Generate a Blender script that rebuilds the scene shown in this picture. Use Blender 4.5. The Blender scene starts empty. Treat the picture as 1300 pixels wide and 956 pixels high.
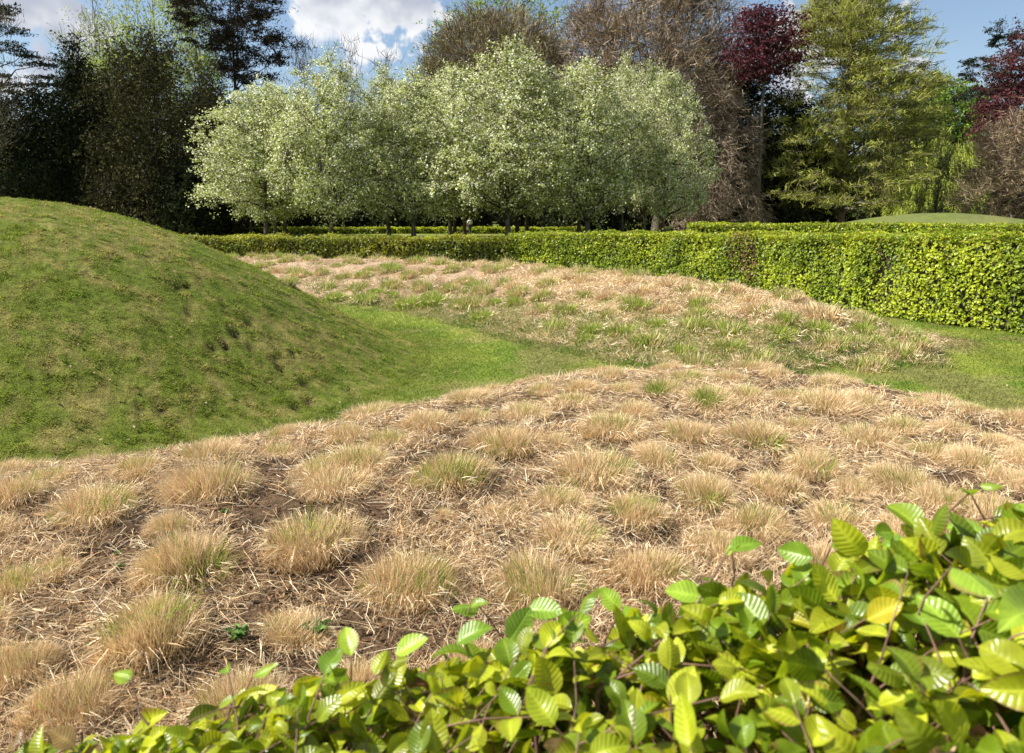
import bpy, math
import numpy as np
from mathutils import Vector
R = math.radians
rng = np.random.default_rng(7)
SC = bpy.context.scene
COL = SC.collection

# ------------------------------------------------------------------ camera
EYE = 1.85
FPX = 1000.0
PITCH = math.atan((433.5 - 270.0) / FPX)
cam = bpy.data.cameras.new('camera')
cam.sensor_width = 36.0
cam.lens = 36.0 * FPX / 1300.0
cam.shift_y = -(478 - 433.5) / 1300.0
cam.clip_start = 0.05
cam.clip_end = 2000
cam.dof.use_dof = True
cam.dof.focus_distance = 7.0
cam.dof.aperture_fstop = 7.0
cam_o = bpy.data.objects.new('camera', cam)
COL.objects.link(cam_o)
cam_o.location = (0, 0, EYE)
cam_o.rotation_euler = (math.pi / 2 - PITCH, 0, 0)
SC.camera = cam_o

# ------------------------------------------------------------------ sun and sky
SUN_DIR = Vector((-0.68, -0.04, 0.73)).normalized()
sun = bpy.data.lights.new('sun', 'SUN')
sun.energy = 5.0
sun.angle = R(0.53)
sun.color = (1.0, 0.95, 0.87)
sun_o = bpy.data.objects.new('sun', sun)
COL.objects.link(sun_o)
sun_o.rotation_euler = SUN_DIR.to_track_quat('Z', 'Y').to_euler()
sun_o.location = (-30, 10, 40)
SC.view_settings.view_transform = 'Standard'
SC.view_settings.look = 'None'
SC.view_settings.exposure = 0.92
SC.view_settings.gamma = 1.0
SC.view_settings.use_curve_mapping = False

CT, ST = math.cos(PITCH), math.sin(PITCH)
def raydir(px, py):
    v = (py - 433.5) / FPX
    return Vector(((px - 650) / FPX, CT - v * ST, -(ST + v * CT)))

class NT:
    def __init__(s, tree):
        s.t = tree; s.n = tree.nodes; s.l = tree.links
    def node(s, typ, **kw):
        n = s.n.new(typ)
        for k, v in kw.items():
            if k.startswith('i_'):
                key = k[2:]
                key = int(key) if key.isdigit() else key.replace('_', ' ')
                if hasattr(v, 'links') or isinstance(v, bpy.types.NodeSocket): s.l.new(v, n.inputs[key])
                else: n.inputs[key].default_value = v
            else: setattr(n, k, v)
        return n
    def math(s, op, a, b=0.0, c=0.0, clamp=False):
        n = s.n.new('ShaderNodeMath'); n.operation = op; n.use_clamp = clamp
        for i, v in enumerate((a, b, c)):
            if isinstance(v, bpy.types.NodeSocket): s.l.new(v, n.inputs[i])
            else: n.inputs[i].default_value = v
        return n.outputs[0]
    def vmath(s, op, a, b=(0, 0, 0)):
        n = s.n.new('ShaderNodeVectorMath'); n.operation = op
        for i, v in enumerate((a, b)):
            if isinstance(v, bpy.types.NodeSocket): s.l.new(v, n.inputs[i])
            else: n.inputs[i].default_value = v
        return n
    def smooth(s, v, lo, hi, a=0.0, b=1.0):
        n = s.n.new('ShaderNodeMapRange'); n.interpolation_type = 'SMOOTHSTEP'
        s.l.new(v, n.inputs[0])
        for i, x in zip((1, 2, 3, 4), (lo, hi, a, b)): n.inputs[i].default_value = x
        return n.outputs[0]
    def mix(s, f, a, b):
        n = s.n.new('ShaderNodeMix'); n.data_type = 'RGBA'
        for i, v in ((0, f), (6, a), (7, b)):
            if isinstance(v, bpy.types.NodeSocket): s.l.new(v, n.inputs[i])
            else: n.inputs[i].default_value = (v if i == 0 else (*v, 1.0)) if not isinstance(v, float) else v
        return n.outputs[2]

world = bpy.data.worlds.new('World')
SC.world = world
world.use_nodes = True
W = NT(world.node_tree)
W.n.clear()
sky = W.node('ShaderNodeTexSky', sky_type='NISHITA', sun_disc=False, sun_elevation=math.asin(SUN_DIR.z),
             sun_rotation=math.atan2(SUN_DIR.x, SUN_DIR.y), altitude=50, air_density=1.0, dust_density=0.6, ozone_density=1.6)
tc = W.node('ShaderNodeTexCoord')
D = tc.outputs['Generated']
nz = W.node('ShaderNodeTexNoise', noise_dimensions='3D', i_Vector=W.vmath('MULTIPLY', D, (1, 1, 2.0)).outputs[0], i_Scale=9.0, i_Detail=7.0, i_Roughness=0.55)
nz2 = W.node('ShaderNodeTexNoise', noise_dimensions='3D', i_Vector=D, i_Scale=2.2, i_Detail=3.0, i_Roughness=0.5)
CLOUDS = [(20, 15, .06, 1.0), (70, 25, .065, 1.0), (95, 60, .05, .9), (40, 90, .06, .8), (150, 20, .05, .5), (400, 5, .05, .8), (450, 10, .07, 1.1),
          (510, 8, .06, 1.1), (470, 50, .055, .9), (545, 25, .035, .8), (522, 78, .028, .95), (420, 85, .04, .6), (395, 45, .05, .7),
          (1040, 20, .065, 1.3), (1010, 45, .05, 1.1), (1060, 60, .06, 1.1), (1150, 30, .035, 1.2), (1165, 2, .025, .7),
          (1175, 104, .035, 1.2), (1000, 105, .04, 1.1), (1100, 30, .04, .7)]
wn = W.node('ShaderNodeTexNoise', noise_dimensions='3D', i_Vector=D, i_Scale=14.0, i_Detail=4.0, i_Roughness=0.6)
DW = W.vmath('ADD', D, W.vmath('MULTIPLY', W.vmath('SUBTRACT', wn.outputs['Color'], (.5, .5, .5)).outputs[0], (.16, .16, .16)).outputs[0]).outputs[0]
acc = None
for (px, py, r, w) in CLOUDS:
    d = raydir(px, py).normalized()
    dist = W.vmath('DISTANCE', DW, tuple(d)).outputs['Value']
    b = W.smooth(dist, r * 0.15, r, w, 0.0)
    acc = b if acc is None else W.math('MAXIMUM', acc, b)
# a scatter of clouds over the rest of the dome, away from the photograph's part of the sky
sepd = W.node('ShaderNodeSeparateXYZ', i_0=D)
away = W.smooth(sepd.outputs[1], 0.35, 0.85, 1.0, 0.0)
rest = W.math('MULTIPLY', W.smooth(nz2.outputs[0], 0.5, 0.62, 0.0, 0.9), away)
acc = W.math('MAXIMUM', acc, rest)
dens = W.math('ADD', acc, W.math('MULTIPLY', W.math('SUBTRACT', nz.outputs[0], 0.5), 1.5))
mask = W.smooth(dens, 0.36, 0.72)
# undersides: thick parts of a cloud are greyer
nz3 = W.node('ShaderNodeTexNoise', noise_dimensions='3D', i_Vector=W.vmath('ADD', D, (3.1, 0.2, 0.05)).outputs[0], i_Scale=11.0, i_Detail=4.0)
grey = W.smooth(nz3.outputs[0], 0.42, 0.62)
ccol = W.mix(grey, (6.8, 6.9, 7.1), (3.7, 4.0, 4.7))
haze_base = W.mix(W.smooth(sepd.outputs[2], 0.0, 0.30, 0.25, 0.04), sky.outputs[0], (3.6, 4.4, 5.6))
full = W.mix(mask, haze_base, ccol)
bg = W.node('ShaderNodeBackground', i_Color=full, i_Strength=0.075)
wo = W.node('ShaderNodeOutputWorld')
W.l.new(bg.outputs[0], wo.inputs[0])

# ------------------------------------------------------------------ noise in numpy
_tab = np.random.default_rng(99).random((256, 256))
def vnoise(x, y, f=1.0, o=0):
    x = np.asarray(x) * f + 37.3 * (o + 1); y = np.asarray(y) * f + 91.7 * (o + 1)
    xi = np.floor(x).astype(int); yi = np.floor(y).astype(int)
    u = x - xi; v = y - yi
    u = u * u * (3 - 2 * u); v = v * v * (3 - 2 * v)
    g = lambda a, b: _tab[a & 255, b & 255]
    return (g(xi, yi) * (1 - u) + g(xi + 1, yi) * u) * (1 - v) + (g(xi, yi + 1) * (1 - u) + g(xi + 1, yi + 1) * u) * v
def fbm(x, y, f=1.0, n=4, o=0):
    s = 0; a = 0.5; t = 0
    for i in range(n):
        s = s + a * vnoise(x, y, f * 2 ** i, o + i * 3); t += a; a *= 0.55
    return s / t
def sst(x, a, b):
    t = np.clip((x - a) / (b - a), 0, 1)
    return t * t * (3 - 2 * t)
def lerp(a, b, t):
    t = np.asarray(t)[..., None]
    return np.asarray(a) * (1 - t) + np.asarray(b) * t

# ------------------------------------------------------------------ terrain
NEAR = np.array([(-7.6, 1.5, .30), (-6.0, 2.6, .38), (-4.2, 3.4, .44), (-2.64, 3.85, .48), (-1.7, 4.1, .52), (-.95, 4.6, .55), (-.16, 5.2, .55), (.8, 6.0, .56), (1.63, 6.35, .55),
                 (2.45, 6.0, .54), (2.95, 5.3, .52), (3.3, 4.7, .50), (3.9, 3.7, .48), (4.6, 2.2, .42), (5.2, 0.5, .35)])
NEAR_F = np.full(len(NEAR), 5.0)
NEAR_B = np.array([1.7, 1.7, 1.7, 1.8, 1.9, 2.1, 2.3, 2.4, 2.2, 2.0, 1.8, 1.7, 1.6, 1.6, 1.6])
FAR = np.array([(5.75, 11.3, .10), (5.2, 11.3, .30), (4.14, 11.8, .60), (2.7, 13.5, .70), (1.08, 15.5, .70), (-.17, 17.5, .70), (-2.99, 20, .66), (-5.35, 21.5, .62), (-8.02, 22.6, .58), (-11, 23, .5), (-14, 22.6, .4)])
FAR_F = np.array([1.7, 2.7, 4.5, 4.2, 3.8, 3.8, 5.2, 6.0, 6.0, 6, 6])
FAR_B = np.array([1.1, 1.3, 1.8, 2.6, 3.0, 3.5, 3.2, 3.0, 2.5, 2, 2])
def ridge(x, y, P, wf, wb, front_left):
    n = len(P); best = np.full(x.shape, 1e9); bq = np.full(x.shape, 9.0); h = np.zeros(x.shape); w = np.ones(x.shape)
    for i in range(n - 1):
        ax, ay, az = P[i]; bx, by, bz = P[i + 1]
        dx, dy = bx - ax, by - ay
        t = np.clip(((x - ax) * dx + (y - ay) * dy) / (dx * dx + dy * dy), 0, 1)
        ex, ey = x - (ax + t * dx), y - (ay + t * dy)
        d = np.hypot(ex, ey)
        cr = dx * (y - ay) - dy * (x - ax)
        fr = (cr > 0) if front_left else (cr < 0)
        ww = np.where(fr, wf[i] * (1 - t) + wf[i + 1] * t, wb[i] * (1 - t) + wb[i + 1] * t)
        m = d < best
        best = np.where(m, d, best); bq = np.where(m, d / ww, bq); h = np.where(m, az * (1 - t) + bz * t, h)
    return h * 0.5 * (1 + np.cos(np.pi * np.clip(bq, 0, 1)))
MC = (-6.23, 9.37); MR = 4.87; MH = 2.02
def hm(x, y, c, r, H):
    q = np.hypot(x - c[0], y - c[1])
    zl = np.where(q < r, H * np.cos(0.5 * np.pi * np.clip(q / r, 0, 1)), -.5 * np.pi * H / r * (q - r))
    return .15 * np.log1p(np.exp(zl / .15))
def parts(x, y):
    a = ridge(x, y, NEAR, NEAR_F, NEAR_B, False)
    b = ridge(x, y, FAR, FAR_F, FAR_B, True)
    c = hm(x, y, MC, MR, MH)
    def dome(cx, cy, r, H):
        q = np.clip(np.hypot(x - cx, y - cy) / r, 0, 1); return H * 0.5 * (1 + np.cos(np.pi * q))
    d = np.maximum(dome(18.3, 34, 12.0, 1.84), dome(24.5, 33, 11, 1.70))
    return a, b, c, d
DENT = []   # little bare hollows on the grass mound, filled in below
def H(x, y, detail=True):
    x = np.asarray(x, float); y = np.asarray(y, float)
    a, b, c, d = parts(x, y)
    k = 0.07
    h = k * np.log(np.exp(a / k) + np.exp(b / k) + np.exp(c / k) + np.exp(d / k) - 3.0)
    if detail:
        r = np.hypot(x, y)
        f = 1 / (1 + (r / 30) ** 2)
        planted = np.clip(np.maximum(a, b) * 3, 0, 1)
        h = h + f * (fbm(x, y, 0.9, 3) - .5) * 0.05 + f * planted * (fbm(x, y, 3.5, 3, 5) - .5) * 0.07
        h = h + f * np.clip(c * 3, 0, 1) * (fbm(x, y, 7.0, 3, 9) - .5) * 0.04
        for (dx, dy, dr) in DENT:
            h = h - 0.06 * np.exp(-((x - dx) ** 2 + (y - dy) ** 2) / (dr * dr))
    return h
def at(px, py, tmax=60):
    """the ground point met by a line of sight"""
    d = raydir(px, py)
    t = np.geomspace(1.2, tmax, 900)
    z = EYE + d.z * t - H(d.x * t, d.y * t, False)
    i = np.argmax(z < 0)
    if z[i] >= 0: return None
    a, b = (t[i - 1], t[i]) if i else (t[0], t[0])
    za = z[i - 1] if i else 0
    tt = a + (b - a) * (za / (za - z[i]) if za != z[i] else 0)
    x, y = d.x * tt, d.y * tt
    return x, y, float(H(x, y))
for (px, py, r) in [(317, 410, .10), (298, 421, .10), (319, 439, .09), (286, 438, .08), (269, 440, .09), (387, 486, .12), (376, 515, .10), (392, 508, .10),
                    (357, 467, .08), (285, 390, .08), (225, 365, .10), (236, 361, .08), (205, 520, .08), (178, 518, .07), (345, 560, .09), (240, 395, .07), (60, 470, .06), (160, 450, .06), (350, 455, .07), (372, 448, .06)]:
    q = at(px, py)
    DENT.append((q[0], q[1], r * .55))

# ------------------------------------------------------------------ mesh helpers
def new_obj(name, me, mat=None, parent=None):
    if mat: me.materials.append(mat)
    o = bpy.data.objects.new(name, me)
    COL.objects.link(o)
    if parent: o.parent = parent
    return o
def mesh_np(name, V, Fc, col=None, smooth=False):
    V = np.ascontiguousarray(V, np.float32).reshape(-1, 3); Fc = np.ascontiguousarray(Fc, np.int32)
    me = bpy.data.meshes.new(name)
    k = Fc.shape[1]
    me.vertices.add(len(V)); me.vertices.foreach_set('co', V.ravel())
    me.loops.add(Fc.size); me.loops.foreach_set('vertex_index', Fc.ravel())
    me.polygons.add(len(Fc))
    me.polygons.foreach_set('loop_start', np.arange(0, Fc.size, k, dtype=np.int32))
    me.polygons.foreach_set('loop_total', np.full(len(Fc), k, np.int32))
    me.polygons.foreach_set('use_smooth', np.full(len(Fc), smooth))
    if col is not None:
        at_ = me.color_attributes.new('Col', 'FLOAT_COLOR', 'POINT')
        c = np.ones((len(V), 4), np.float32); c[:, :3] = col
        at_.data.foreach_set('color', c.ravel())
    me.update(calc_edges=True)
    return me
def norm(v):
    return v / np.maximum(np.linalg.norm(v, axis=-1, keepdims=True), 1e-9)
def rnd_unit(n, g=rng):
    return norm(g.normal(size=(n, 3)))
def leaf_mesh(name, P, N, size, asp, col, fold=0.25, g=rng, axis=None):
    """folded leaves: 4 corners, two triangles each"""
    n = len(P); N = norm(N)
    a = rnd_unit(n, g) if axis is None else norm(axis + 0.25 * rnd_unit(n, g))
    u = norm(a - (a * N).sum(1, keepdims=True) * N)
    w = np.cross(N, u)
    s = np.broadcast_to(np.asarray(size, float), (n,))[:, None]
    V = np.empty((n, 4, 3))
    V[:, 0] = P - u * s * .5
    V[:, 1] = P + w * s * asp * .5 + N * s * fold * .5 - u * s * .08
    V[:, 2] = P + u * s * .5 - N * s * .08
    V[:, 3] = P - w * s * asp * .5 + N * s * fold * .5 - u * s * .08
    i = np.arange(n)[:, None] * 4
    Fc = np.concatenate([i + [0, 2, 1], i + [0, 3, 2]])
    return mesh_np(name, V, Fc, np.repeat(col, 4, 0) if np.ndim(col) == 2 else col)
def blade_mesh(name, P, Dr, L, w, col, seg=2, droop=0.3, g=rng, tipcol=None, basecol=None):
    """tapering bent blades"""
    n = len(P); Dr = norm(Dr)
    side = norm(np.cross(Dr, rnd_unit(n, g)))
    L = np.broadcast_to(np.asarray(L, float), (n,)); w = np.broadcast_to(np.asarray(w, float), (n,))
    hz = Dr * [1, 1, 0]; hz = norm(hz + 1e-6)
    V = []; C = []
    for k in range(seg + 1):
        t = k / seg
        c = P + Dr * (L * t)[:, None] + (hz * .5 - [0, 0, .6]) * (L * droop * t * t)[:, None]
        cc = np.broadcast_to(col, (n, 3)).copy()
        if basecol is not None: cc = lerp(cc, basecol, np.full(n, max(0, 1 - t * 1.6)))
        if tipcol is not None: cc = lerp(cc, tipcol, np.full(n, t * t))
        if k < seg:
            ww = (w * (1 - .35 * t) * .5)[:, None]
            V += [c - side * ww, c + side * ww]; C += [cc, cc]
        else: V += [c]; C += [cc]
    m = 2 * seg + 1
    V = np.stack(V, 1); C = np.stack(C, 1)
    i = np.arange(n)[:, None] * m
    F = []
    for k in range(seg - 1):
        b = 2 * k
        F += [i + [b, b + 1, b + 3], i + [b, b + 3, b + 2]]
    b = 2 * (seg - 1)
    F += [i + [b, b + 1, b + 2]]
    return mesh_np(name, V, np.concatenate(F), C.reshape(-1, 3))
def tube_arrays(pts, rad, S=5):
    """pts (N,K,3), rad (N,K)"""
    N_, K, _ = pts.shape
    T = np.gradient(pts, axis=1); T = norm(T)
    ref = np.tile(np.array([0.31, 0.87, 0.38]), (N_, K, 1))
    U = norm(np.cross(T, ref)); Vv = np.cross(T, U)
    a = np.arange(S) * 2 * np.pi / S
    ring = U[:, :, None] * np.cos(a)[None, None, :, None] + Vv[:, :, None] * np.sin(a)[None, None, :, None]
    V = pts[:, :, None] + ring * rad[:, :, None, None]
    idx = np.arange(N_ * K * S).reshape(N_, K, S)
    A = idx[:, :-1]; B = idx[:, 1:]
    A2 = np.roll(A, -1, 2); B2 = np.roll(B, -1, 2)
    F = np.stack([A, A2, B2, B], -1).reshape(-1, 4)
    return V.reshape(-1, 3), F
def tube_mesh(name, chunks, smooth=True):
    Vs, Fs, o = [], [], 0
    for pts, rad, S in chunks:
        V, F = tube_arrays(pts, rad, S)
        Vs.append(V); Fs.append(F + o); o += len(V)
    return mesh_np(name, np.concatenate(Vs), np.concatenate(Fs), None, smooth)
def thing(name, label, cat, loc, group=None, rz=0.0):
    o = bpy.data.objects.new(name, None); COL.objects.link(o)
    o.location = loc; o.rotation_euler = (0, 0, rz); o.empty_display_size = 0.2
    o['label'] = label; o['category'] = cat
    if group: o['group'] = group
    return o
def tag(o, label=None, cat=None, group=None, kind=None):
    if label: o['label'] = label
    if cat: o['category'] = cat
    if group: o['group'] = group
    if kind: o['kind'] = kind
    return o

# ------------------------------------------------------------------ materials
def leaf_mat(name, trans=0.35, rough=0.6, spec=0.2, tint=(1, 1, 1), sat=1.25):
    m = bpy.data.materials.new(name); m.use_nodes = True
    T = NT(m.node_tree); T.n.clear()
    at_ = T.node('ShaderNodeAttribute', attribute_name='Col')
    geo = T.node('ShaderNodeNewGeometry')
    v = T.smooth(geo.outputs['Random Per Island'], 0, 1, 0.75, 1.25)
    c = T.node('ShaderNodeVectorMath', operation='SCALE', i_0=at_.outputs['Color'], i_Scale=v).outputs[0]
    p = T.node('ShaderNodeBsdfPrincipled', i_Base_Color=c, i_Roughness=rough)
    p.inputs['Specular IOR Level'].default_value = spec
    tr = T.node('ShaderNodeBsdfTranslucent', i_Color=T.vmath('MULTIPLY', c, tuple(sat * t for t in tint)).outputs[0])
    mx = T.node('ShaderNodeMixShader', i_0=trans)
    T.l.new(p.outputs[0], mx.inputs[1]); T.l.new(tr.outputs[0], mx.inputs[2])
    o = T.node('ShaderNodeOutputMaterial'); T.l.new(mx.outputs[0], o.inputs[0])
    return m
def bark_mat(name, c1, c2, scale=12):
    m = bpy.data.materials.new(name); m.use_nodes = True
    T = NT(m.node_tree); p = T.n['Principled BSDF']
    tcn = T.node('ShaderNodeTexCoord')
    mp = T.node('ShaderNodeMapping', i_0=tcn.outputs['Object']); mp.inputs['Scale'].default_value = (1, 1, .25)
    nn = T.node('ShaderNodeTexNoise', i_Vector=mp.outputs[0], i_Scale=float(scale), i_Detail=6.0)
    T.l.new(T.mix(T.smooth(nn.outputs[0], .35, .65), c1, c2), p.inputs['Base Color'])
    p.inputs['Roughness'].default_value = .9
    b = T.node('ShaderNodeBump', i_Strength=.8, i_Distance=.03, i_Height=nn.outputs[0]); T.l.new(b.outputs[0], p.inputs['Normal'])
    return m
def ground_mat(name, scale, bump, rough=.95, fine=90.0, amt=.35):
    m = bpy.data.materials.new(name); m.use_nodes = True
    T = NT(m.node_tree); p = T.n['Principled BSDF']
    at_ = T.node('ShaderNodeAttribute', attribute_name='Col')
    geo = T.node('ShaderNodeNewGeometry')
    n1 = T.node('ShaderNodeTexNoise', i_Vector=geo.outputs['Position'], i_Scale=scale, i_Detail=8.0, i_Roughness=.7)
    n2 = T.node('ShaderNodeTexNoise', i_Vector=geo.outputs['Position'], i_Scale=fine, i_Detail=3.0, i_Roughness=.7)
    f = T.math('MULTIPLY', T.smooth(n1.outputs[0], .3, .7, 1 - amt, 1 + amt), T.smooth(n2.outputs[0], .3, .7, 1 - amt * .8, 1 + amt * .8))
    c = T.node('ShaderNodeVectorMath', operation='SCALE', i_0=at_.outputs['Color'], i_Scale=f).outputs[0]
    T.l.new(c, p.inputs['Base Color'])
    p.inputs['Roughness'].default_value = rough; p.inputs['Specular IOR Level'].default_value = .15
    hsum = T.math('ADD', T.math('MULTIPLY', n1.outputs[0], 1.0), T.math('MULTIPLY', n2.outputs[0], .4))
    b = T.node('ShaderNodeBump', i_Strength=1.0, i_Distance=bump, i_Height=hsum); T.l.new(b.outputs[0], p.inputs['Normal'])
    return m
M_turf = ground_mat('turf', 14.0, .04, fine=70.0)
M_lawn = ground_mat('mown_lawn', 5.0, .012, fine=60.0, amt=.2)
M_bank = ground_mat('planted_soil', 18.0, .05, fine=120.0, amt=.45)
M_grass = leaf_mat('grass_blades', .38, .7, .15)
M_straw = leaf_mat('dry_grass', .22, .65, .2, sat=1.0)
M_green = leaf_mat('green_blades', .35, .6, .2)
M_beech = leaf_mat('young_beech_leaves', .42, .42, .38, tint=(1.1, 1.05, .6))
M_foli = leaf_mat('tree_leaves', .3, .7, .15)
M_bloss = leaf_mat('blossom_and_leaves', .38, .7, .15, sat=1.05)
M_dark = leaf_mat('evergreen_needles', .08, .8, .1, sat=1.0)
M_twig = leaf_mat('fine_twigs', .0, .9, .1)
M_bark = bark_mat('grey_bark', (.06, .048, .035), (.16, .13, .10))
M_barkd = bark_mat('dark_bark', (.03, .022, .018), (.08, .055, .04))
M_barkr = bark_mat('reddish_bark', (.12, .06, .04), (.24, .14, .10))
M_core = bark_mat('shaded_core', (.012, .012, .006), (.05, .04, .02), 30)  # very dark tone carries the shade inside the hedges

# ------------------------------------------------------------------ ground sheets
# one polar grid, cut into lawn, grass mound and the two planted banks along its own cell edges
ang = np.concatenate([np.linspace(-180, -46, 68)[:-1], np.linspace(-46, 46, 640), np.linspace(46, 180, 68)[1:]])
rad = np.concatenate([np.geomspace(.25, 36, 470), np.geomspace(36, 900, 90)[1:]])
A, Rr = np.meshgrid(np.radians(ang), rad, indexing='ij')
GX = Rr * np.sin(A); GY = Rr * np.cos(A)
GZ = H(GX, GY)
pa, pb, pc, pd = parts(GX, GY)
def ground_colour(x, y, a, b, c, d):
    n1 = fbm(x, y, 1.3, 4, 2); n2 = fbm(x, y, 6, 3, 7); n3 = fbm(x, y, .25, 3, 11)
    g_lawn = lerp((.11, .155, .022), (.165, .19, .032), sst(n1, .3, .7))
    ring = np.sin(np.hypot(x + 6.2, y - 9.4) * 4.4)
    g_lawn = g_lawn * (1 + .10 * np.sign(ring)[..., None])
    dry = sst(fbm(x, y, 1.1, 4, 21), .50, .66)
    g_lawn = lerp(g_lawn, (.24, .20, .085), dry * .45)
    g_m = lerp((.13, .165, .02), (.24, .21, .06), sst(fbm(x, y, 2.6, 4, 31) * .5 + fbm(x, y, 9, 2, 33) * .5, .42, .72))
    soil = lerp((.16, .10, .055), (.42, .30, .175), sst(fbm(x, y, 2.2, 4, 41), .38, .64))
    soil = lerp(soil, (.075, .048, .03), sst(fbm(x, y, 5.5, 3, 47), .58, .72) * .8)
    pink = lerp((.34, .22, .13), (.50, .36, .23), sst(fbm(x, y, 3, 3, 51), .35, .65))
    strawy = lerp((.30, .20, .10), (.50, .37, .19), sst(n1, .35, .6))
    far = lerp(pink, strawy, sst(x, -1.5, 1.5))
    low = 1 - sst(b, .10, .45)
    far = lerp(far, (.13, .145, .045), low * sst(x, -4.5, 0.2) * (1 - sst(x, 4.5, 5.5)) * sst(n2, .3, .5))
    col = g_lawn
    col = lerp(col, g_m, sst(c, .0, .10))
    col = lerp(col, far, sst(b + (n2 - .5) * .06, .03, .09))
    col = lerp(col, soil, sst(a + (n2 - .5) * .06, .06, .14))
    col = lerp(col, (.12, .135, .04), sst(d, .02, .2) * sst(n1, .2, .6))
    for (dx, dy, dr) in DENT:
        col = lerp(col, (.045, .028, .018), np.exp(-((x - dx) ** 2 + (y - dy) ** 2) / (dr * dr)))
    return col
GC = ground_colour(GX, GY, pa, pb, pc, pd)
nA, nR = GX.shape
idx = np.arange(nA * nR).reshape(nA, nR)
quads = np.stack([idx[:-1, :-1], idx[:-1, 1:], idx[1:, 1:], idx[1:, :-1]], -1)[:, :, ::-1]
def cell(v): return (v[:-1, :-1] + v[1:, 1:]) * .5
reg = np.zeros((nA - 1, nR - 1), int)
ca, cb, cc, cd = cell(pa), cell(pb), cell(pc), cell(pd)
reg[cc > .03] = 1
reg[(cb > .04) & (cb > cc)] = 2
reg[(ca > .06) & (ca > cc) & (ca > cb)] = 3
reg[cd > .06] = 4
for k, (nm, mat) in enumerate([('lawn', M_lawn), ('grass_mound', M_turf), ('planted_bank', M_bank), ('planted_bank', M_bank), ('grass_mound', M_lawn)]):
    q = quads[reg == k].reshape(-1, 4)
    used, inv = np.unique(q, return_inverse=True)
    V = np.stack([GX.ravel()[used], GY.ravel()[used], GZ.ravel()[used]], 1)
    o = new_obj(nm, mesh_np(nm, V, inv.reshape(-1, 4), GC.reshape(-1, 3)[used], True), mat)
    tag(o, kind='structure')

# ------------------------------------------------------------------ short grass on mound and lawns
def scatter(n, rmin, rmax, amin=-40, amax=40, p=0.0, g=rng):
    """points in the fan in front of the camera, even in picture size when p = 0"""
    a = np.radians(g.uniform(amin, amax, n))
    u = g.random(n)
    r = rmin * (rmax / rmin) ** u
    return r * np.sin(a), r * np.cos(a), r
def ground_normal(x, y):
    e = .15
    hx = (H(x + e, y, False) - H(x - e, y, False)) / (2 * e); hy = (H(x, y + e, False) - H(x, y - e, False)) / (2 * e)
    return norm(np.stack([-hx, -hy, np.ones_like(hx)], -1))
x, y, r = scatter(760000, 4.0, 17, -42, 5)
a_, b_, c_, d_ = parts(x, y)
bare = np.zeros_like(x)
for (dx, dy, dr) in DENT: bare = np.maximum(bare, np.exp(-((x - dx) ** 2 + (y - dy) ** 2) / (dr * dr)))
thin = fbm(x, y, 7, 2, 61)
k = (c_ > .03) & (c_ > a_) & (bare < .45) & (thin > .30)
x, y, r, c_ = x[k], y[k], r[k], c_[k]
cl = fbm(x, y, 11, 2, 71)
N_ = ground_normal(x, y)
col = lerp((.16, .21, .022), (.31, .28, .08), sst(fbm(x, y, 2.6, 4, 31) * .5 + fbm(x, y, 9, 2, 33) * .5, .40, .72))
col = lerp(col, (.12, .20, .02), sst(fbm(x, y, 2.2, 3, 91), .52, .66) * .7)
col = col * (.84 + .46 * sst(fbm(x, y, 14, 2, 72), .25, .7))[:, None]
brown = rng.random(len(x)) < .08
col[brown] = (.40, .31, .15)
d = N_ * .45 + [0, 0, .45] + rng.normal(size=(len(x), 3)) * [.5, .5, .15]
L = (.013 + .020 * sst(cl, .45, .78)) * rng.uniform(.6, 1.4, len(x)) * (1 + .02 * r)
o = new_obj('mound_grass', blade_mesh('mound_grass', np.stack([x, y, H(x, y) - .006], 1), d, L, .0035 + .0007 * r, col, 1), M_grass)
tag(o, 'short patchy green and tan grass covering the large left mound', 'grass', kind='stuff')

x, y, r = scatter(480000, 5.5, 26, -30, 42)
a_, b_, c_, d_ = parts(x, y)
k = (c_ < .06) & (a_ < .12) & (b_ < .10 + .05 * rng.random(len(x)))
x, y, r, b_ = x[k], y[k], r[k], b_[k]
col = lerp((.14, .21, .022), (.23, .28, .04), sst(fbm(x, y, 1.3, 4, 2), .3, .7))
dry = sst(fbm(x, y, 1.1, 4, 21), .50, .66)
col = lerp(col, (.30, .25, .10), dry * .5)
col = lerp(col, (.27, .23, .09), sst(b_, .0, .06) * .6)
col = col * (1 + .13 * np.sin(np.hypot(x + 6.2, y - 9.4) * 4.4))[:, None]
d = rng.normal(size=(len(x), 3)) * [.5, .5, .1] + [0, 0, .8]
o = new_obj('lawn_grass', blade_mesh('lawn_grass', np.stack([x, y, H(x, y) - .004], 1), d, (.018 + .0016 * r) * rng.uniform(.6, 1.3, len(x)), .004 + .0008 * r, col, 1), M_grass)
tag(o, 'close mown green grass of the lawn paths between the mounds', 'grass', kind='stuff')

x, y, r = scatter(420, 6, 24, -32, 40)
a_, b_, c_, d_ = parts(x, y)
k = (a_ < .04) & (b_ < .04)
x, y = x[k], y[k]
o = new_obj('fallen_leaves', leaf_mesh('fallen_leaves', np.stack([x, y, H(x, y) + .028], 1), rng.normal(size=(len(x), 3)) * .5 + [0, 0, 1], rng.uniform(.02, .05, len(x)), .6, lerp((.55, .45, .28), (.25, .14, .07), rng.random(len(x))), .5), M_straw)
tag(o, 'scattered small pale fallen leaves lying on the grass', 'fallen leaves', kind='stuff')
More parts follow.
